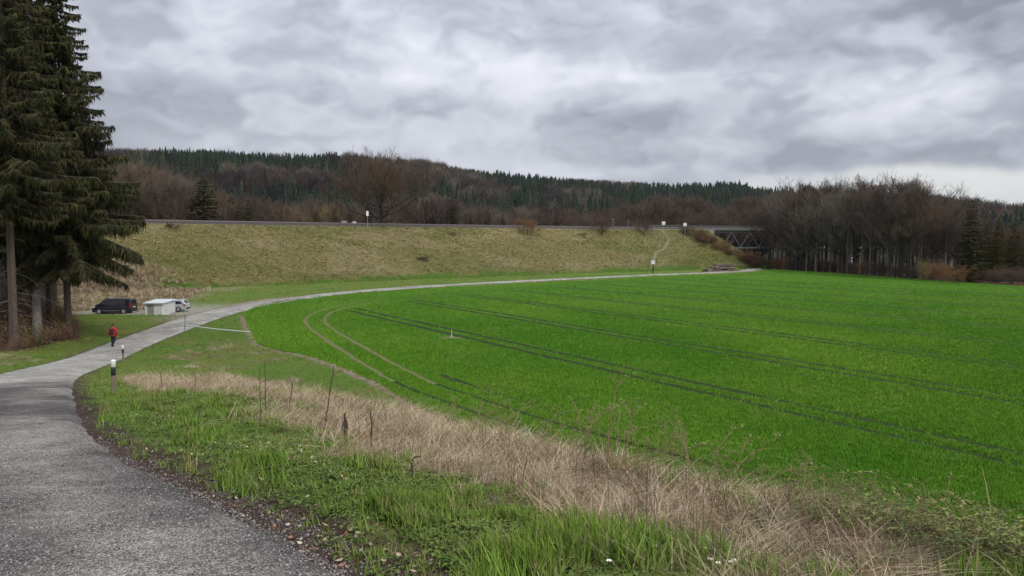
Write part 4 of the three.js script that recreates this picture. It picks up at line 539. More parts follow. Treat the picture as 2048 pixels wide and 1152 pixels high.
{
  const navy = new THREE.MeshPhysicalMaterial({ color: rgb(0.012, 0.013, 0.022), roughness: 0.35, clearcoat: 0.5, clearcoatRoughness: 0.1 }), L = 2.33;
  const v = vehicle('passenger_van', 'black passenger van parked on the gravel beside the white shed', navy, null, { category: 'van', len: 4.66, width: 1.86, height: 1.86, belt: 1.06, tumble: 0.15, wheel: 0.33, axles: [-1.48, 1.42], mirror: [-1.02, 1.2], roof: [-0.8, 2.1],
    profile: [[-2.28, 0.3], [-1.93, 0.28], [-1.91, 0.36], [-1.83, 0.55], [-1.68, 0.69], [-1.48, 0.74], [-1.28, 0.69], [-1.13, 0.55], [-1.05, 0.36], [-1.03, 0.25], [0.97, 0.25], [0.99, 0.36], [1.07, 0.55], [1.22, 0.69], [1.42, 0.74], [1.62, 0.69], [1.77, 0.55], [1.85, 0.36], [1.87, 0.3], [2.25, 0.36], [2.27, 0.75], [2.25, 1.2], [2.16, 1.7], [2.08, 1.78], [1.9, 1.79], [0.3, 1.8], [-0.62, 1.77], [-0.86, 1.69], [-1.45, 1.21], [-2.02, 1.0], [-2.2, 0.86], [-2.29, 0.6]],
    windows: [[[-1.36, 1.14], [-1.18, 1.17], [-0.74, 1.62], [-0.34, 1.66], [-0.34, 1.13]], [[-0.26, 1.13], [-0.26, 1.67], [0.80, 1.69], [0.80, 1.13]], [[0.86, 1.13], [0.86, 1.69], [1.92, 1.67], [1.98, 1.13]]],
    tail: [[[2.12, 0.78], [2.32, 0.76], [2.29, 1.26], [2.2, 1.34], [2.12, 1.3]]], head: [[[-2.34, 0.72], [-2.05, 0.78], [-1.86, 0.98], [-2.06, 0.98], [-2.3, 0.84]]], seam: [[-0.312, 0.36], [-0.3, 0.36], [-0.3, 1.1], [-0.312, 1.1]],
    quads: [['rear_window', [[2.335, 1.2, 0.70], [2.335, 1.2, -0.70], [2.24, 1.66, -0.64], [2.24, 1.66, 0.64]], darkGlass], ['windscreen', [[-1.50, 1.25, -0.72], [-1.50, 1.25, 0.72], [-0.96, 1.70, 0.64], [-0.96, 1.70, -0.64]], darkGlass], ['number_plate', [[2.355, 0.78, 0.27], [2.355, 0.78, -0.27], [2.355, 0.89, -0.27], [2.355, 0.89, 0.27]], white], ['rear_bumper', [[2.352, 0.36, 0.78], [2.352, 0.36, -0.78], [2.352, 0.62, -0.78], [2.352, 0.62, 0.78]], trim], ['grille', [[-2.37, 0.42, -0.5], [-2.37, 0.42, 0.5], [-2.37, 0.66, 0.5], [-2.37, 0.66, -0.5]], trim]] });
  for (const s of [-1, 1]) { const g = new Buf(); g.bar([-1.0, 0.42, s * 0.938], [0.95, 0.42, s * 0.938], 0.02, 0.04); put('sill_strip', g.geo(true), alloy, v); const h = new Buf(); h.bar([-0.52, 1.0, s * 0.94], [-0.36, 1.0, s * 0.94], 0.03, 0.04); put('door_handle', h.geo(true), trim, v); const q = new Buf(); q.bar([-0.6, 1.82, s * 0.64], [1.95, 1.84, s * 0.64], 0.035, 0.04); put('roof_rail', q.geo(true), alloy, v); }
  const D = 95.4, x = slope(230, 625)[0] * D; v.position.set(x, H(x, D) + 0.0, -D); v.rotation.y = 0.03;
  const silver = new THREE.MeshPhysicalMaterial({ color: rgb(0.50, 0.52, 0.54), roughness: 0.3, metalness: 0.45, clearcoat: 1, clearcoatRoughness: 0.08 });
  const c = vehicle('estate_car', 'silver estate car parked behind the white shed with its rear showing', silver, null, { category: 'car', len: 4.6, width: 1.8, height: 1.48, belt: 0.9, tumble: 0.2, wheel: 0.31, axles: [-1.38, 1.34], mirror: [-0.72, 0.98], roof: [-0.5, 1.8],
    profile: [[-2.22, 0.26], [-1.8, 0.24], [-1.78, 0.36], [-1.68, 0.54], [-1.54, 0.65], [-1.38, 0.68], [-1.22, 0.65], [-1.08, 0.54], [-0.98, 0.36], [-0.96, 0.2], [0.92, 0.2], [0.94, 0.36], [1.04, 0.54], [1.18, 0.65], [1.34, 0.68], [1.5, 0.65], [1.64, 0.54], [1.74, 0.36], [1.76, 0.28], [2.16, 0.34], [2.24, 0.5], [2.2, 0.82], [2.08, 0.98], [1.78, 1.33], [1.6, 1.4], [0.3, 1.42], [-0.3, 1.38], [-0.55, 1.3], [-1.15, 0.94], [-2.0, 0.74], [-2.2, 0.6]],
    windows: [[[-0.92, 0.98], [-0.42, 1.27], [0.02, 1.3], [0.02, 0.97]], [[0.08, 0.97], [0.08, 1.3], [0.94, 1.3], [0.98, 0.97]], [[1.04, 0.98], [1.0, 1.3], [1.56, 1.26], [1.82, 1.0]]],
    tail: [[[2.0, 0.76], [2.27, 0.74], [2.16, 0.94], [1.95, 0.96]]], head: [[[-2.26, 0.55], [-1.95, 0.6], [-1.8, 0.74], [-2.05, 0.72]]], seam: [[0.04, 0.3], [0.05, 0.3], [0.05, 0.95], [0.04, 0.95]],
    quads: [['rear_window', [[2.14, 1.02, 0.58], [2.14, 1.02, -0.58], [1.87, 1.35, -0.50], [1.87, 1.35, 0.50]], darkGlass], ['windscreen', [[-1.18, 0.99, -0.62], [-1.18, 0.99, 0.62], [-0.64, 1.32, 0.53], [-0.64, 1.32, -0.53]], darkGlass], ['number_plate', [[2.315, 0.62, 0.26], [2.315, 0.62, -0.26], [2.3, 0.73, -0.26], [2.3, 0.73, 0.26]], white], ['rear_bumper', [[2.3, 0.3, 0.74], [2.3, 0.3, -0.74], [2.33, 0.46, -0.74], [2.33, 0.46, 0.74]], trim]] });
  const D2 = 97.2, x2 = slope(341, 620)[0] * D2 - 0.15; c.position.set(x2, H(x2, D2), -D2); c.rotation.y = 0.10;
}
// ---------------------------------------------------------------- walker
function skin(f, [x0, x1, y0, y1, z0, z1], cell) { // closed surface where f = 0, f negative inside
  const nx = Math.ceil((x1 - x0) / cell) + 1, ny = Math.ceil((y1 - y0) / cell) + 1, nz = Math.ceil((z1 - z0) / cell) + 1, F = new Float32Array(nx * ny * nz), id = (i, j, k) => (k * ny + j) * nx + i, g = new Buf(), vid = new Int32Array(nx * ny * nz).fill(-1);
  for (let k = 0; k < nz; k++) for (let j = 0; j < ny; j++) for (let i = 0; i < nx; i++) F[id(i, j, k)] = f(x0 + i * cell, y0 + j * cell, z0 + k * cell);
  const E = []; for (let a = 0; a < 8; a++) for (const b of [1, 2, 4]) if (!(a & b)) E.push([a, a | b]);
  for (let k = 0; k < nz - 1; k++) for (let j = 0; j < ny - 1; j++) for (let i = 0; i < nx - 1; i++) { let n = 0, sx = 0, sy = 0, sz = 0; for (const [a, b] of E) { const fa = F[id(i + (a & 1), j + (a >> 1 & 1), k + (a >> 2))], fb = F[id(i + (b & 1), j + (b >> 1 & 1), k + (b >> 2))]; if (fa < 0 !== fb < 0) { const t = fa / (fa - fb); sx += mix(a & 1, b & 1, t); sy += mix(a >> 1 & 1, b >> 1 & 1, t); sz += mix(a >> 2, b >> 2, t); n++; } } if (n) vid[id(i, j, k)] = g.v(x0 + (i + sx / n) * cell, y0 + (j + sy / n) * cell, z0 + (k + sz / n) * cell); }
  for (let k = 1; k < nz - 1; k++) for (let j = 1; j < ny - 1; j++) for (let i = 1; i < nx - 1; i++) { const a = F[id(i, j, k)] < 0; const face = (c, q) => { if (a !== c) a ? g.q(...q) : g.q(q[3], q[2], q[1], q[0]); };
    face(F[id(i + 1, j, k)] < 0, [vid[id(i, j - 1, k - 1)], vid[id(i, j, k - 1)], vid[id(i, j, k)], vid[id(i, j - 1, k)]]); face(F[id(i, j + 1, k)] < 0, [vid[id(i - 1, j, k - 1)], vid[id(i - 1, j, k)], vid[id(i, j, k)], vid[id(i, j, k - 1)]]); face(F[id(i, j, k + 1)] < 0, [vid[id(i - 1, j - 1, k)], vid[id(i, j - 1, k)], vid[id(i, j, k)], vid[id(i - 1, j, k)]]); }
  return g.geo();
}
const cap = (x, y, z, a, b, ra, rb) => { const dx = b[0] - a[0], dy = b[1] - a[1], dz = b[2] - a[2], t = clamp(((x - a[0]) * dx + (y - a[1]) * dy + (z - a[2]) * dz) / (dx * dx + dy * dy + dz * dz)); return Math.hypot(x - a[0] - dx * t, y - a[1] - dy * t, z - a[2] - dz * t) - mix(ra, rb, t); };
const smin = (a, b, k) => { const h = clamp(0.5 + 0.5 * (b - a) / k); return mix(b, a, h) - k * h * (1 - h); };
{
  const [x, , z] = spot(227, 697), D = -z, y = laneY(D) + 0.04, walker = thing('person', 'person in red jacket and dark trousers walking away down the lane', 'person', [x, y, z], 0.05);
  // faces -z (away); joints
  const J = { hipL: [-0.095, 0.90, 0], kneeL: [-0.10, 0.50, -0.05], ankL: [-0.085, 0.10, 0.02], toeL: [-0.085, 0.045, -0.15], hipR: [0.095, 0.90, 0], kneeR: [0.085, 0.50, -0.04], ankR: [0.04, 0.15, 0.20], toeR: [0.045, 0.05, 0.07], waist: [0, 1.02, 0], chest: [0, 1.28, 0.0], neck: [0, 1.46, 0.0], head: [0, 1.60, -0.02], shL: [-0.19, 1.38, 0], elL: [-0.29, 1.12, 0.05], wrL: [-0.30, 0.88, -0.02], shR: [0.19, 1.38, 0], elR: [0.29, 1.12, 0.02], wrR: [0.31, 0.88, -0.10] };
  const hand = (X, Y, Z, w, s) => { let d = cap(X, Y, Z, w, [w[0], w[1] - 0.09, w[2] - 0.01], 0.03, 0.034); for (let k = 0; k < 4; k++) { const zz = w[2] - 0.036 + k * 0.024, L = [0.065, 0.08, 0.075, 0.055][k]; d = smin(d, Math.min(cap(X, Y, Z, [w[0], w[1] - 0.09, zz], [w[0], w[1] - 0.09 - L * 0.6, zz], 0.011, 0.010), cap(X, Y, Z, [w[0], w[1] - 0.09 - L * 0.6, zz], [w[0] - s * 0.018, w[1] - 0.09 - L, zz], 0.010, 0.008)), 0.008); } return smin(d, cap(X, Y, Z, [w[0], w[1] - 0.03, w[2] - 0.03], [w[0] - s * 0.012, w[1] - 0.09, w[2] - 0.065], 0.013, 0.010), 0.01); };
  const legs = (X, Y, Z, e) => { let d = smin(cap(X, Y, Z, J.hipL, J.kneeL, 0.085 + e, 0.056 + e), cap(X, Y, Z, J.kneeL, J.ankL, 0.056 + e, 0.04 + e), 0.04); d = smin(d, smin(cap(X, Y, Z, J.hipR, J.kneeR, 0.085 + e, 0.056 + e), cap(X, Y, Z, J.kneeR, J.ankR, 0.056 + e, 0.04 + e), 0.04), 0.03); return smin(d, cap(X, Y, Z, [-0.06, 0.95, 0.01], [0.06, 0.95, 0.01], 0.12 + e, 0.12 + e), 0.06); };
  const torso = (X, Y, Z, e) => { let d = cap(X, Y, Z * 1.25, [0, 0.92, 0], J.chest, 0.145 + e, 0.165 + e); return smin(d, cap(X, Y, Z * 1.15, J.shL, J.shR, 0.075 + e, 0.075 + e), 0.09); };
  const arms = (X, Y, Z, e) => { let d = 9; for (const s of ['L', 'R']) d = Math.min(d, smin(cap(X, Y, Z, J['sh' + s], J['el' + s], 0.056 + e, 0.044 + e), cap(X, Y, Z, J['el' + s], J['wr' + s], 0.044 + e, 0.032 + e), 0.03)); return d; };
  const head = (X, Y, Z) => { let d = Math.hypot(X / 0.076, (Y - 1.605) / 0.112, (Z + 0.01) / 0.096) * 0.09 - 0.09; d = smin(d, cap(X, Y, Z, [0, 1.60, -0.10], [0, 1.575, -0.118], 0.012, 0.016), 0.02); d = smin(d, cap(X, Y, Z, [0, 1.53, -0.07], [0, 1.52, -0.085], 0.03, 0.02), 0.03); for (const s of [-1, 1]) d = smin(d, cap(X, Y, Z, [s * 0.078, 1.62, 0], [s * 0.08, 1.585, 0], 0.014, 0.01), 0.01); return smin(d, cap(X, Y, Z, J.neck, [0, 1.54, -0.005], 0.055, 0.052), 0.03); };
  const fullBody = (X, Y, Z) => { let d = smin(torso(X, Y, Z, -0.02), legs(X, Y, Z, -0.012), 0.05); d = smin(d, arms(X, Y, Z, -0.008), 0.04); d = smin(d, head(X, Y, Z), 0.03); for (const [w, s] of [[J.wrL, -1], [J.wrR, 1]]) d = smin(d, hand(X, Y, Z, w, s), 0.015); return d; };
  put('body', skin(fullBody, [-0.42, 0.42, -0.02, 1.76, -0.26, 0.36], 0.014), mat([0.45, 0.27, 0.2], 0.7), walker);
  put('trousers', skin((X, Y, Z) => Math.max(legs(X, Y, Z, 0.012), Y - 1.0), [-0.3, 0.3, 0.02, 1.06, -0.24, 0.36], 0.016), mat([0.018, 0.022, 0.035], 0.9), walker);
  const jm = new THREE.MeshPhysicalMaterial({ color: rgb(0.42, 0.022, 0.02), roughness: 0.8 });
  put('jacket', skin((X, Y, Z) => { const fold = 0.006 * Math.sin(Y * 60 + X * 25) * clamp((1.3 - Y) * 3); let d = Math.max(torso(X, Y, Z, 0.03 + 0.03 * clamp((1.1 - Y) * 4) + fold), 0.82 - Y); d = smin(d, arms(X, Y, Z, 0.022), 0.03); d = Math.min(d, Math.max(cap(X, Y, Z, [0, 1.42, 0], [0, 1.51, 0], 0.085, 0.07), Y - 1.51)); return d; }, [-0.46, 0.46, 0.76, 1.56, -0.3, 0.3], 0.016), jm, walker);
  put('shoe', skin((X, Y, Z) => Math.max(Math.min(smin(cap(X, Y, Z, J.ankL, J.toeL, 0.05, 0.038), cap(X, Y, Z, [-0.085, 0.045, 0.05], J.toeL, 0.045, 0.04), 0.03), 9), -Y + 0.0), [-0.2, 0.05, -0.03, 0.22, -0.26, 0.16], 0.012), trim, walker);
  put('shoe', skin((X, Y, Z) => smin(cap(X, Y, Z, J.ankR, J.toeR, 0.05, 0.038), cap(X, Y, Z, [0.04, 0.15, 0.24], J.toeR, 0.042, 0.04), 0.03), [-0.06, 0.16, -0.03, 0.28, -0.02, 0.34], 0.012), trim, walker);
  put('hat', skin((X, Y, Z) => { const d = Math.max(Math.hypot(X / 0.09, (Y - 1.615) / 0.125, (Z + 0.005) / 0.112) * 0.1 - 0.1, 1.60 - Y - 0.2 * Z); return Math.min(d, cap(X, Y * 3, Z, [0, 4.93, -0.09], [0, 4.91, -0.14], 0.07, 0.05)); }, [-0.14, 0.14, 1.5, 1.78, -0.24, 0.16], 0.012), mat([0.055, 0.035, 0.028], 0.9), walker);
  const pack = thing('backpack', 'black backpack worn on the red jacket of the walker', 'backpack', [x, y, z], 0.05); const pk = mat([0.013, 0.013, 0.017], 0.8);
  put('pouch', skin((X, Y, Z) => { const q = [Math.abs(X) - 0.10, Math.abs(Y - 1.20) - 0.15, Math.abs(Z - 0.22) - 0.04]; return Math.hypot(Math.max(q[0], 0), Math.max(q[1], 0), Math.max(q[2], 0)) - 0.045; }, [-0.2, 0.2, 0.95, 1.45, 0.1, 0.36], 0.016), pk, pack);
  put('front_pocket', skin((X, Y, Z) => { const q = [Math.abs(X) - 0.075, Math.abs(Y - 1.12) - 0.06, Math.abs(Z - 0.30) - 0.012]; return Math.hypot(Math.max(q[0], 0), Math.max(q[1], 0), Math.max(q[2], 0)) - 0.025; }, [-0.15, 0.15, 1.0, 1.24, 0.24, 0.38], 0.012), mat([0.02, 0.02, 0.024], 0.8), pack);
  for (const s of [-1, 1]) { const g = new Buf(); g.tube([[s * 0.10, 1.36, 0.17], [s * 0.115, 1.47, 0.08], [s * 0.12, 1.49, -0.02], [s * 0.13, 1.42, -0.14], [s * 0.14, 1.2, -0.19]], [0.02, 0.022, 0.022, 0.022, 0.018], 6); put('strap', g.geo(), pk, pack); }
}
console.log('objects');
// ---------------------------------------------------------------- grasses and small plants
function tuft(seed, { n = 12, h = 0.2, w = 0.008, lean = 0.5, spread = 0.08, segs = 2, bias = 0, curl = 0.6, vary = 0.5, tone = 0.25 }) {
  const r = rng(seed), g = new Buf();
  for (let k = 0; k < n; k++) {
    const a = r() * 6.283, R = spread * Math.sqrt(r()), x = Math.cos(a) * R, z = Math.sin(a) * R, l = h * (1 - vary + 2 * vary * r()), b = r() * 6.283, le = lean * r(), dx = Math.cos(b) * le + bias, dz = Math.sin(b) * le, ww = w * (0.7 + 0.6 * r()), v = 1 - tone + 2 * tone * r(), col = [v * (0.92 + 0.16 * r()), v, v * (0.9 + 0.2 * r())], px = -Math.sin(b) * ww, pz = Math.cos(b) * ww; let p = null;
    for (let i = 0; i <= segs; i++) { const t = i / segs, m = t + curl * t * t, X = x + dx * l * m * 0.6, Y = l * (t - 0.28 * (Math.hypot(dx, dz)) * t * t) - 0.02, Z = z + dz * l * m * 0.6, f = 1 - t; const c = i === segs ? [g.v(X, Y, Z, col)] : [g.v(X - px * (0.5 + f * 0.5), Y, Z - pz * (0.5 + f * 0.5), col), g.v(X + px * (0.5 + f * 0.5), Y, Z + pz * (0.5 + f * 0.5), col)]; if (p) c.length === 2 ? g.q(p[0], p[1], c[1], c[0]) : g.t(p[0], p[1], c[0]); p = c; }
  }
  return g.geo();
}
const bladeMat = (extra = {}) => new THREE.MeshPhysicalMaterial({ color: rgb(1, 1, 1), vertexColors: true, roughness: 0.85, specularIntensity: 0.25, side: THREE.DoubleSide, ...extra });
const greenBlade = bladeMat(), dryBlade = bladeMat();
{ // young cereal
  const r = rng(101), L = [[], []], hp = headland.filter(p => p[1] < 250), hp2 = headland2.filter(p => p[1] < 250);
  const inHead = (x, D) => (polyDist(hp, x, D, false) < 0.2 + 0.1 * (1 + D * 0.01) || polyDist(hp2, x, D, false) < 0.2 + 0.1 * (1 + D * 0.01));
  let k = 0;
  for (let tries = 0; tries < 300000 && k < 120000; tries++) {
    const q = r(), D = 1 / mix(1 / 17, 1 / 235, q ** 0.72), a = (r() * 2 - 1) * 0.74, x = a * D;
    if (!inPoly(fieldPoly, x, D)) continue;
    const u = x * 0.86 + D * 0.5103, f = ((u - 31.6) % 11.8 + 11.8 + 5.9) % 11.8 - 5.9;
    if (Math.abs(Math.abs(f) - 0.88) < 0.31 + 0.15 * (1 + D * 0.009) && r() > 0.04 && inPoly(inner, x, D)) continue;
    if (D < 230 && x < 80 && inHead(x, D)) continue;
    if (((x - STAKE[0]) / 1.0) ** 2 + ((D - STAKE[1]) / 0.9) ** 2 < 1) continue;
    const n = fbm(x * 0.09, D * 0.09, 3), m = fbm(x * 0.5 + 7, D * 0.5, 2), v = 0.93 + 0.14 * r();
    L[(r() * 2) | 0].push({ x, y: FLOOR + 0.03, z: -D, r: r() * 6.28, s: (0.8 + 0.4 * r()) * (1 + 0.25 * (m - 0.5)), w: 1 + D * 0.009, c: mix3(mix3([0.078, 0.21, 0.014], [0.138, 0.275, 0.024], clamp(n * 1.8 - 0.4)), [0.20, 0.28, 0.06], 0.2 * sstep(0.58, 0.75, m)).map(q => q * v) }); k++;
  }
  L.forEach((l, i) => scatter('cereal_crop', tuft(111 + i, { n: 14, h: 0.13, w: 0.013, lean: 0.6, spread: 0.17, tone: 0.08 }), greenBlade, l, 'short bright green cereal crop covering the field', 'crop'));
  console.log('crop', k);
}
{ // verge, slope and meadow grass; dead grass on the slope top
  const r = rng(121), green = [[], []], dry = [[], [], []], low = [], stems = [];
  for (let tries = 0; tries < 190000; tries++) {
    const rr = tries < 140000 ? 3.2 * Math.exp(r() * Math.log(215 / 3.2)) : 60 + 130 * r(), a = (r() * 2 - 1) * 0.72, x = Math.sin(a) * rr, D = Math.cos(a) * rr;
    if (D > 150 && x > 60) continue;
    const [out, side] = nearLane(x, D); if (out < 0.12) continue; if (inPoly(fieldPoly, x, D)) continue;
    const dc = D < 75 ? crestSide(x, D) : 20; if (D > 100) { const [t, o] = railOf(x, D); if (bankHeight(t, o) > H(x, D) + 0.25) continue; }
    const y = H(x, D), sc = 1 + rr * 0.008, v = 0.8 + 0.4 * r(), n = fbm(x * 0.3, D * 0.3, 3), n2 = fbm(x * 1.7, D * 1.7, 3);
    if (side > 0 && x + 33.5 + Math.max(0, D - 64) * 0.62 < -1.5 && D < 130) continue;                // wood floor
    if (x < -30 && parking(x, D) * sstep(91, 94, D) > 0.5 && D < 108) { if (r() < 0.93) continue; }
    if (side > 0 && D > 84 && D < 112 && out < 2.2) continue;
    const ss = side < 0 ? strawShare(x, D, dc) * (1 - 0.4 * sstep(0, 3, x) * sstep(12, 8, D)) * mix(0.35, 1, sstep(0.36, 0.5, fbm(x * 0.6 + 12, D * 0.6, 3))) : (D < 52 && out > 1.2 && n > 0.5 ? 0.7 : 0);
    if (dc > 9 && side < 0 && D < 28) continue;
    if (r() < ss) { if (r() > 0.14 + rr * 0.022) continue; dry[[0, 0, 1, 2, 2][(r() * 5) | 0]].push({ x, y, z: -D, r: 0.49 + (r() - 0.5) * 3.4, s: (0.4 + 0.6 * r() + 0.35 * r() ** 6) * (D < 35 ? 0.72 + 0.28 * sstep(7, 16, rr) : 0.75), w: 1.15 + rr * 0.01, tz: -0.1 - 0.35 * r(), c: (r() < 0.42 ? [0.38, 0.29, 0.18] : r() < 0.42 ? [0.21, 0.145, 0.085] : r() < 0.7 ? [0.52, 0.43, 0.30] : [0.10, 0.07, 0.045]).map(q => q * v) }); if (rr < 13 && r() < 0.16) stems.push({ x, y, z: -D, r: r() * 6, s: 0.35 + 0.7 * r() * r(), c: (r() < 0.5 ? [0.15, 0.095, 0.065] : [0.30, 0.23, 0.16]).map(q => q * v) }); continue; }
    if (side < 0 && D < 40 && out < 0.75 + 0.6 * (n2 - 0.5) - 0.3 * sstep(10, 24, D) && r() < 0.85) continue;                 // debris strip
    const lush = sstep(0.5, 0.74, n2 + 0.15 * (n - 0.5)), tall = 0.3 + 0.75 * lush * (rr < 30 ? 1 : 0.5);
    if (rr < 22 && lush < 0.3 && r() < 0.16) continue; if (rr < 22 && r() < 0.3) { low.push({ x, y: y - 0.01, z: -D, r: r() * 6, s: 0.45 + 0.6 * r(), c: mix3([0.06, 0.10, 0.022], [0.11, 0.15, 0.035], r()).map(q => q * v) }); continue; }
    green[(r() * 2) | 0].push({ x, y, z: -D, r: r() * 6, s: tall * (0.75 + 0.5 * r()) * (rr > 60 ? 1.25 : 1), w: sc / Math.sqrt(tall), c: mix3(mix3([0.10, 0.205, 0.022], [0.165, 0.24, 0.04], n), [0.22, 0.20, 0.085], r() < 0.14 ? 0.95 : (1 - lush) * 0.5 * r() + (D > 60 ? 0.15 * n : 0)).map(q => q * v) });
  }
  console.log('dry', dry[0].length, dry[1].length, 'green', green[0].length, 'low', low.length, 'stems', stems.length);
  green.forEach((l, i) => scatter('meadow_grass', tuft(131 + i, { n: 13, h: 0.2, w: 0.006, lean: 0.8, spread: 0.1 }), greenBlade, l, 'short green grass on the verges and meadow', 'grass'));
  dry.forEach((l, i) => scatter('dead_grass', tuft(141 + i, { n: 32, h: [0.38, 0.46, 0.32][i], w: 0.0026, lean: i === 2 ? 2.2 : 1.0, spread: 0.22, segs: 3, bias: [1.5, 0.8, 0.1][i], curl: 0.8, vary: 0.6 }), dryBlade, l, 'bleached dead grass lying along the top of the slope', 'dry grass'));
  scatter('dead_stems', tuft(151, { n: 5, h: 0.6, w: 0.004, lean: 0.5, spread: 0.12, segs: 3, curl: 0.3 }), dryBlade, stems, 'thin brown dead stems standing in the pale grass', 'stems');
  const g = new Buf(), q = rng(161); for (let k = 0; k < 11; k++) { const a = q() * 6.283, R = 0.02 + 0.07 * q(), l = 0.035 + 0.03 * q(), x = Math.cos(a) * R, z = Math.sin(a) * R, y = 0.02 + 0.05 * q(), b = a + (q() - 0.5), ux = Math.cos(b), uz = Math.sin(b), v = 0.8 + 0.4 * q(), c = [v, v, v]; const A = g.v(x, y, z, c), B = g.v(x + ux * l * 0.5 - uz * l * 0.35, y + 0.012, z + uz * l * 0.5 + ux * l * 0.35, c), C = g.v(x + ux * l, y - 0.004, z + uz * l, c), E = g.v(x + ux * l * 0.5 + uz * l * 0.35, y + 0.012, z + uz * l * 0.5 - ux * l * 0.35, c); g.t(A, B, C); g.t(A, C, E); }
  scatter('ground_cover_leaves', g.geo(), greenBlade, low, 'small green herb leaves between the verge grass', 'herbs');
}
{ // fallen leaves and twigs
  const r = rng(171), leaves = [], crumbs = [], g = new Buf(), c = [1, 1, 1];
  const a = g.v(-0.035, 0.006, 0, c), b = g.v(-0.01, 0.0, 0.022, c), d = g.v(-0.01, 0.004, -0.02, c), e = g.v(0.018, 0.006, 0.02, c), f = g.v(0.02, 0.014, -0.017, c), h = g.v(0.042, 0.02, 0.002, c), m = g.v(0.0, -0.004, 0, c); for (const [p, q, s] of [[a, b, m], [b, e, m], [e, h, m], [h, f, m], [f, d, m], [d, a, m]]) g.t(p, q, s);
  for (let k = 0; k < 30000; k++) { const rr = 3.2 * Math.exp(r() * Math.log(30 / 3.2)), an = (r() * 2 - 1) * 0.7, x = Math.sin(an) * rr, D = Math.cos(an) * rr, [out, side] = nearLane(x, D); if (side > 0 || out < -0.15 || inPoly(fieldPoly, x, D)) continue; const dc = crestSide(x, D); if (dc > 1.5) continue; const v = 0.7 + 0.6 * r();
    if (out < 1.1 && r() < 0.85) crumbs.push({ x, y: top(x, D) + 0.012, z: -D, r: r() * 6, tx: (r() - 0.5) * 0.8, s: 0.25 + 0.4 * r(), c: (r() < 0.75 ? [0.075, 0.042, 0.034] : [0.22, 0.16, 0.13]).map(q => q * v) });
    else if (fbm(x * 0.8 + 30, D * 0.8, 2) > 0.48 - (out < 2 ? 0.1 : 0)) leaves.push({ x, y: H(x, D) + 0.025, z: -D, r: r() * 6, tx: (r() - 0.5) * 0.9, tz: (r() - 0.5) * 0.9, s: 0.3 + 0.55 * r(), c: (r() < 0.5 ? [0.36, 0.275, 0.19] : r() < 0.6 ? [0.24, 0.13, 0.075] : [0.44, 0.38, 0.3]).map(q => q * v) }); }
  const lm = bladeMat(); scatter('fallen_leaves', g.geo(), lm, leaves, 'pale dry fallen leaves scattered in the verge grass', 'leaves'); scatter('lane_edge_litter', g.geo(), lm, crumbs, 'dark reddish brown leaf crumbs along the lane edge', 'leaf litter');
  const stones = []; for (let k = 0; k < 85000; k++) { const rr = 3.4 * Math.exp(r() * Math.log(20 / 3.4)), an = -0.72 + r() * 0.9, x = Math.sin(an) * rr, D = Math.cos(an) * rr, [out, side] = nearLane(x, D); if (out > 0.35) continue; if (r() < sstep(10, 20, D)) continue; const v = 0.6 + 0.8 * r(), s = 0.004 + 0.008 * r() * r(); stones.push({ x, y: (out < -0.1 ? laneY(D) + 0.05 * (1 - (side / (laneWidth(D) / 2)) ** 2) + (fbm(x * 1.1, D * 1.1, 2) - 0.5) * 0.03 : top(x, D)) + 0.002, z: -D, r: r() * 6, tx: r(), s, h: 0.7, c: (r() < 0.55 ? [0.13, 0.12, 0.115] : [0.29, 0.275, 0.26]).map(q => q * v) }); }
  scatter('lane_chippings', new THREE.IcosahedronGeometry(1, 0), bladeMat({ vertexColors: false }), stones, 'loose grey stone chippings on the lane', 'gravel');
}
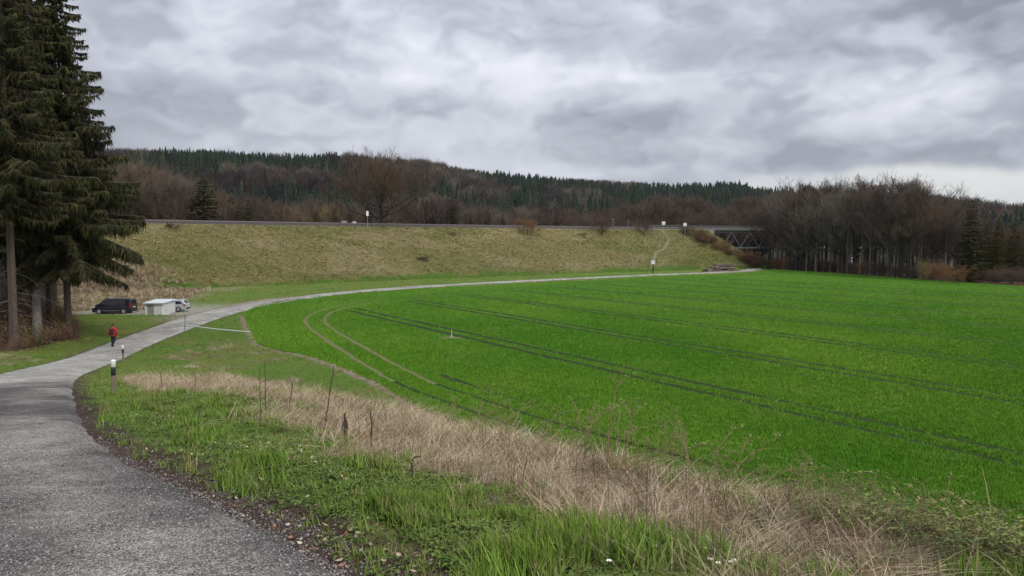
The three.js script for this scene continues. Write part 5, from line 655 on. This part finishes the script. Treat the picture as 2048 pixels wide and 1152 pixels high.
{ // dry tufts on the railway bank, reeds at its foot, grass behind the ballast
  const r = rng(181), L = [[], []], reeds = [];
  for (let k = 0; k < 52000; k++) { const t = -85 + 218 * r(), o = -3 + 21 * r(), [x, D] = railPoint(t, o), y = bankHeight(t, o); if (y < H(x, D) - 0.02) continue; const d = bankDist(t, o), n = fbm(x * 0.12, D * 0.12 + o * 0.12, 4), n2 = fbm(x * 1.1, D * 1.1 + o, 3), v = 0.75 + 0.5 * r(); if (d < 0.3) continue; if (t > 60 && polyDist(PATH, x, D, false) < 0.4) continue;
    const foot = sstep(15.6, 17.2, d + (n2 - 0.5) * 2 + (n - 0.5) * 3); const pat = sstep(0.5, 0.66, fbm(x * 0.07 + 50, D * 0.07 + o * 0.2, 4)); let c = r() < 0.36 - 0.2 * pat ? [0.38, 0.325, 0.165] : r() < 0.7 - 0.5 * pat ? [0.29, 0.25, 0.11] : [0.21, 0.205, 0.075]; c = mix3(c, [0.12, 0.20, 0.03], foot * 0.9); if (t > 60 && r() < 0.4) c = mix3(c, [0.11, 0.16, 0.035], 0.6);
    if (t < -42 && d > 11 && r() < sstep(-46, -56, t) * 0.5) { reeds.push({ x, y, z: -D, r: r() * 6, s: 0.55 + 0.45 * r(), w: 2.0, c: (r() < 0.6 ? [0.42, 0.34, 0.24] : [0.26, 0.18, 0.13]).map(q => q * v) }); continue; }
    L[(r() * 2) | 0].push({ x, y, z: -D, r: r() * 6, s: (0.55 + 0.7 * r() * r() + (n2 > 0.62 ? 0.3 : 0)) * (1 - 0.3 * foot), w: 1.7, c: c.map(q => q * v) }); }
  for (let k = 0; k < 3500; k++) { const t = -85 + 200 * r(), [x, D] = railPoint(t, AXIS + 3.4 + 1.2 * r()), v = 0.8 + 0.4 * r(); L[0].push({ x, y: RAIL_TOP, z: -D, r: r() * 6, s: 1.2 + 2.2 * r() * r(), w: 0.9, c: [0.36 * v, 0.31 * v, 0.20 * v] }); }
  for (let k = 0; k < 5000; k++) { const D = 98 + 34 * r(), x = -44 - 40 * r() - (D - 98) * 0.2, y = top(x, D), v = 0.7 + 0.6 * r(); if (fbm(x * 0.3, D * 0.3, 2) < 0.4) continue; reeds.push({ x, y, z: -D, r: r() * 6, s: 0.4 + 0.45 * r(), w: 2.0, c: (r() < 0.6 ? [0.40, 0.33, 0.21] : [0.24, 0.17, 0.12]).map(q => q * v) }); }
  L.forEach((l, i) => scatter('bank_grass', tuft(191 + i, { n: 12, h: 0.2, w: 0.018, lean: 1.1, spread: 0.24 }), dryBlade, l, 'dry olive grass tussocks on the railway bank', 'grass'));
  scatter('dry_reeds', tuft(201, { n: 14, h: 0.6, w: 0.02, lean: 0.9, spread: 0.25, segs: 3 }), dryBlade, reeds, 'bleached reeds and brushwood at the bank foot behind the van', 'reeds');
}
{ // undergrowth in the left wood: saplings that keep brown leaves
  const r = rng(211), g = new Buf(), bush = [];
  for (let k = 0; k < 6; k++) { const a = r() * 6.28, p = []; for (let i = 0; i <= 4; i++) p.push([Math.cos(a) * 0.22 * i * (0.6 + r() * 0.4), i * 0.5 * (0.8 + r() * 0.3) - 0.1, Math.sin(a) * 0.22 * i * (0.6 + r() * 0.4)]); g.tube(p, [0.014, 0.012, 0.01, 0.007, 0.003], 3, [0.55, 0.6, 0.7]); for (let i = 0; i < 46; i++) { const q = at(p, 0.15 + 0.85 * r()), l = 0.07 + 0.06 * r(), x = q[0] + (r() - 0.5) * 0.6, y = q[1] + (r() - 0.5) * 0.3, z = q[2] + (r() - 0.5) * 0.6, d = V3(r() - 0.5, -0.5 * r(), r() - 0.5).normalize(), s = V3(r() - 0.5, r() - 0.5, r() - 0.5).cross(d).normalize().multiplyScalar(l * 0.35), v = 0.7 + 0.6 * r(), c = [v, v, v]; const A = g.v(x, y, z, c), B = g.v(x + d.x * l * 0.5 + s.x, y + d.y * l * 0.5 + s.y, z + d.z * l * 0.5 + s.z, c), C = g.v(x + d.x * l, y + d.y * l, z + d.z * l, c), E = g.v(x + d.x * l * 0.5 - s.x, y + d.y * l * 0.5 - s.y, z + d.z * l * 0.5 - s.z, c); g.t(A, B, C); g.t(A, C, E); } }
  for (let k = 0; k < 1500; k++) { const D = 50 + 70 * r(), edge = -34.6 - Math.max(0, D - 64) * 0.66, x = edge - 40 * r() * r() - 0.6; const [out] = nearLane(x, D); if (out < 2.5) continue; const v = 0.75 + 0.5 * r(), deep = edge - x; bush.push({ x, y: H(x, D), z: -D, r: r() * 6, s: (0.35 + 0.8 * r()) * (0.55 + 0.6 * sstep(0, 6, deep)) * (D < 56 ? 0.7 : 1) * 1.25, c: (r() < 0.62 ? [0.185, 0.105, 0.072] : r() < 0.6 ? [0.27, 0.165, 0.10] : [0.10, 0.115, 0.04]).map(q => q * v) }); }
  scatter('undergrowth', g.geo(), dryBlade, bush, 'brown leaved saplings and brush under the spruces', 'undergrowth');
}
// single stalks and canes along the slope edge
const stalkMat = mat([0.085, 0.062, 0.05], 1), caneMat = mat([0.24, 0.165, 0.105], 0.9), leafMat = new THREE.MeshPhysicalMaterial({ color: rgb(1, 1, 1), vertexColors: true, roughness: 0.6, specularIntensity: 0.5, side: THREE.DoubleSide });
{
  const stalk = (px, py, pt, label, radius, shape) => { const p = spot(px, py), D = -p[2], h = (py - pt) / FOCAL * D * 1.02, t = thing('dead_stalk', label, 'stalk', [p[0], p[1] - 0.03, p[2]]), r = rng(px), pts = [], rad = []; for (let i = 0; i <= 8; i++) { const q = i / 8; let x = (r() - 0.5) * 0.014 + (shape === 'lean' ? q * h * 0.16 : 0), y = q * h, z = (r() - 0.5) * 0.014; if (shape === 'hook' && q > 0.8) { x += (q - 0.8) * 5 * h * 0.26; y = h * (0.8 + (q - 0.8) * (1 - (q - 0.8) * 4)); } pts.push([x, y, z]); rad.push(radius * (1 - 0.35 * q) * (0.8 + 0.4 * r())); } const g = new Buf(); g.tube(pts, rad, 6, null, true); put('stem', g.geo(), stalkMat, t);
    const n = shape === 'ragged' ? 7 : 2; for (let i = 0; i < n; i++) { const o = at(pts, 0.3 + 0.65 * r()), a = r() * 6.28, l = shape === 'ragged' ? 0.10 : 0.07, e = new Buf(); e.tube([o, [o[0] + Math.cos(a) * l * 0.3, o[1] - (shape === 'ragged' ? 0.05 : -0.04), o[2] + Math.sin(a) * l * 0.3], [o[0] + Math.cos(a) * l * 0.5, o[1] - (shape === 'ragged' ? 0.16 : -0.09), o[2] + Math.sin(a) * l * 0.5]], [radius * 0.6, radius * 0.4, 0.002], 4); put(shape === 'ragged' ? 'bark_shred' : 'side_shoot', e.geo(), stalkMat, t); } };
  stalk(690, 900, 822, 'thick ragged dead stalk with peeling bark above a green grass tuft', 0.022, 'ragged'); stalk(743, 905, 818, 'upright dead stalk beside the thick ragged one', 0.013); stalk(824, 962, 897, 'short dead stalk with hooked top in the pale grass', 0.012, 'hook'); stalk(648, 862, 728, 'tall forked dead stalk rising above the pale grass', 0.014, 'lean'); stalk(521, 842, 733, 'slim twin stalk, thinner of the close pair at the slope top', 0.009); stalk(532, 838, 722, 'slim twin stalk, taller of the close pair at the slope top', 0.010); stalk(575, 835, 758, 'leaning dead stalk between the close pair and the forked one', 0.010, 'lean'); stalk(323, 780, 741, 'short dark stalk in the straw patch near the marker post', 0.010); stalk(388, 782, 750, 'short leaning stalk at the edge of the straw patch', 0.012, 'lean'); stalk(420, 768, 712, 'slim dark stalk on the grassy slope near the straw patch', 0.007); stalk(1040, 985, 905, 'thin leaning dead stalk in the flattened pale grass', 0.006, 'lean');
  // canes with small leaves: cane and leaves as parts
  function cane(seed, { h = 1, arch = 0.4, leaves = 30, size = 0.03, from = 0.4, radius = 0.005, side = 4, tint }) { const r = rng(seed), pts = [], C = new Buf(), F = new Buf(), a = 0; for (let i = 0; i <= 9; i++) { const q = i / 9; pts.push([arch * h * q * q + (r() - 0.5) * 0.02 * h, h * (q - arch * 0.5 * q * q * q), (r() - 0.5) * 0.03 * h]); } C.tube(pts, pts.map((_, i) => radius * (1 - 0.65 * i / 9)), 5); const axes = [pts];
    for (let k = 0; k < side; k++) { const o = at(pts, 0.35 + 0.6 * r()), b = r() * 6.28, l = h * (0.12 + 0.2 * r()), e = [o, [o[0] + Math.cos(b) * l * 0.5, o[1] + l * 0.35, o[2] + Math.sin(b) * l * 0.5], [o[0] + Math.cos(b) * l, o[1] + l * 0.45, o[2] + Math.sin(b) * l]]; C.tube(e, [radius * 0.5, radius * 0.35, radius * 0.15], 4); axes.push(e); }
    for (let k = 0; k < leaves; k++) { const A = axes[(r() * axes.length) | 0], o = at(A, A === pts ? from + (1 - from) * r() : 0.2 + 0.8 * r()), b = r() * 6.28, l = size * (0.6 + 0.8 * r()), d = V3(Math.cos(b), 0.1 + 0.5 * r(), Math.sin(b)).normalize(), s = V3(-Math.sin(b), 0.15, Math.cos(b)).multiplyScalar(l * 0.3), u = l * 0.1, v = 0.75 + 0.5 * r(), c = (tint || [0.16, 0.20, 0.045]).map(q => q * v); const p = V3(...o), m = p.clone().addScaledVector(d, l * 0.5), e = p.clone().addScaledVector(d, l); const i0 = F.v(p.x, p.y, p.z, c), i1 = F.v(m.x + s.x, m.y + s.y + u, m.z + s.z, c), i2 = F.v(e.x, e.y - u, e.z, c), i3 = F.v(m.x - s.x, m.y - s.y + u, m.z - s.z, c), i4 = F.v(m.x, m.y - u * 0.5, m.z, c); F.t(i0, i1, i4); F.t(i1, i2, i4); F.t(i2, i3, i4); F.t(i3, i0, i4); }
    return [C.geo(), F.geo(), h]; }
  const kinds = [cane(301, { arch: 0.15, leaves: 16, radius: 0.007 }), cane(302, { arch: 0.7, leaves: 26 }), cane(303, { arch: 0.45, leaves: 30, side: 7 }), cane(304, { arch: 1.0, leaves: 22, side: 3 }), cane(305, { arch: 0.3, leaves: 24, side: 9, size: 0.024 })], leafy = [cane(311, { arch: 0.35, leaves: 70, size: 0.06, from: 0.3, side: 6 }), cane(312, { arch: 0.6, leaves: 80, size: 0.055, from: 0.2, side: 7, tint: [0.10, 0.15, 0.035] }), cane(313, { arch: 0.2, leaves: 60, size: 0.065, from: 0.35, side: 5, tint: [0.19, 0.20, 0.06] })];
  const plant = (k, px, py, h, turn, label, group, name = 'bramble_cane') => { const p = spot(px, py), t = thing(name, label, 'bramble', [p[0], p[1] - 0.03, p[2]], turn, group), s = h / k[2]; t.scale.setScalar(s); put('cane', k[0], caneMat, t); put('leaves', k[1], leafMat, t); return t; };
  const hOf = (px, py, pt) => (py - pt) / FOCAL * -spot(px, py)[2] * 1.03, r = rng(321);
  for (const [px, py, pt, k, turn, label] of [[1214, 938, 708, 0, 0, 'very tall straight bramble cane rising far above the slope edge'], [1186, 930, 788, 1, 3.0, 'bramble cane bending outward beside the very tall straight one'], [1176, 900, 786, 0, 0.3, 'straight cane close behind the outward bending one'], [1232, 960, 850, 3, 0.2, 'arched cane dropping beside the very tall straight one'], [1338, 930, 822, 2, 1.8, 'pale knotty cane with a budding top above brushwood'], [1392, 945, 862, 3, 0, 'pale cane arching right over like a hook'], [1352, 930, 858, 4, 1, 'twiggy cane standing beside the pale knotty one'], [1462, 960, 872, 2, 0.5, 'leaning cane with leafy tip past the hooked cane'], [1096, 905, 790, 1, 0, 'leafy arched cane in the green thicket'], [985, 860, 770, 4, 0.4, 'yellow budded cane above the middle of the dead grass']]) plant(kinds[k], px, py, hOf(px, py, pt), turn, label, null);
  const edge = px => table([[560, 800], [700, 815], [1000, 890], [1300, 962], [1600, 1045], [2048, 1135]], px);
  for (let k = 0; k < 230; k++) { const px = 560 + 1450 * r() ** 0.8, py = edge(px) - 22 + 55 * r(); plant(kinds[(r() * 5) | 0], px, py, (0.5 + 0.6 * r()) * (0.55 + 0.45 * sstep(1750, 1300, px)), -0.5 + r() * 2.4, 'thin bramble cane with small yellow green leaves along the slope edge', 'bramble canes along the slope edge'); }
  for (let k = 0; k < 150; k++) { const px = 1480 + 640 * r() ** 0.75, py = edge(px) - 30 + 75 * r(); plant(leafy[(r() * 3) | 0], px, py, 0.2 + 0.28 * r(), r() * 6, 'leafy green shoot in the thicket at the low end of the slope edge', 'leafy shoots in the slope edge thicket', 'leafy_shoot'); }
  const bare = [cane(331, { arch: 0.5, leaves: 3, side: 6 }), cane(332, { arch: 1.2, leaves: 2, side: 5 }), cane(333, { arch: 0.25, leaves: 4, side: 8 })];
  for (let k = 0; k < 130; k++) { const px = 640 + 1400 * r() ** 0.7, py = edge(px) - 25 + 110 * r(), q = spot(px, py), t = thing('dead_cane', 'leafless brown cane tangled in the dead grass of the slope edge', 'bramble', [q[0], q[1] - 0.03, q[2]], r() * 6.28, 'leafless canes in the dead grass'), b = bare[(r() * 3) | 0], s = (0.3 + 0.5 * r()) * (0.6 + 0.4 * sstep(1700, 1200, px)); t.rotation.z = (r() - 0.5) * 0.9; t.scale.setScalar(s); put('cane', b[0], r() < 0.6 ? stalkMat : caneMat, t); put('buds', b[1], leafMat, t); }
  // wood anemones
  const petals = new Buf(); const stemG = new Buf(); stemG.tube([[0, 0, 0], [0.004, 0.05, 0], [0, 0.1, 0]], [0.0018, 0.0016, 0.0014], 4); const eye = new THREE.SphereGeometry(0.006, 8, 6); eye.translate(0, 0.104, 0);
  const petal = new Buf(); { const i = petal.v(0, 0.1, 0), a = petal.v(0.014, 0.109, 0.008), b = petal.v(0.024, 0.108, 0), c = petal.v(0.014, 0.109, -0.008); petal.t(i, a, b); petal.t(i, b, c); } const pg = petal.geo(), wm = mat([0.8, 0.8, 0.8], 0.7), ym = mat([0.6, 0.5, 0.08], 0.8), sm = mat([0.09, 0.14, 0.03], 0.9);
  for (const [px, py] of [[1186, 1108], [1142, 1134], [1124, 1140], [1218, 1142], [1309, 1110], [1420, 1138], [1436, 1146], [1462, 1144], [1468, 1140], [1506, 1148], [1504, 1146], [1412, 1114], [1278, 1056]]) { const p = spot(px, py + 10), t = thing('anemone_flower', 'small white wild flower in the verge grass below the brambles', 'flower', p, r() * 6, 'white wild flowers in the verge'); t.scale.setScalar(0.95); put('stem', stemG.geo(), sm, t); put('flower_centre', eye, ym, t); for (let k = 0; k < 6; k++) { const m = put('petal', pg, wm, t); m.rotation.y = k / 6 * 6.283; } }
}
console.log('plants');
renderer.render(scene, camera);
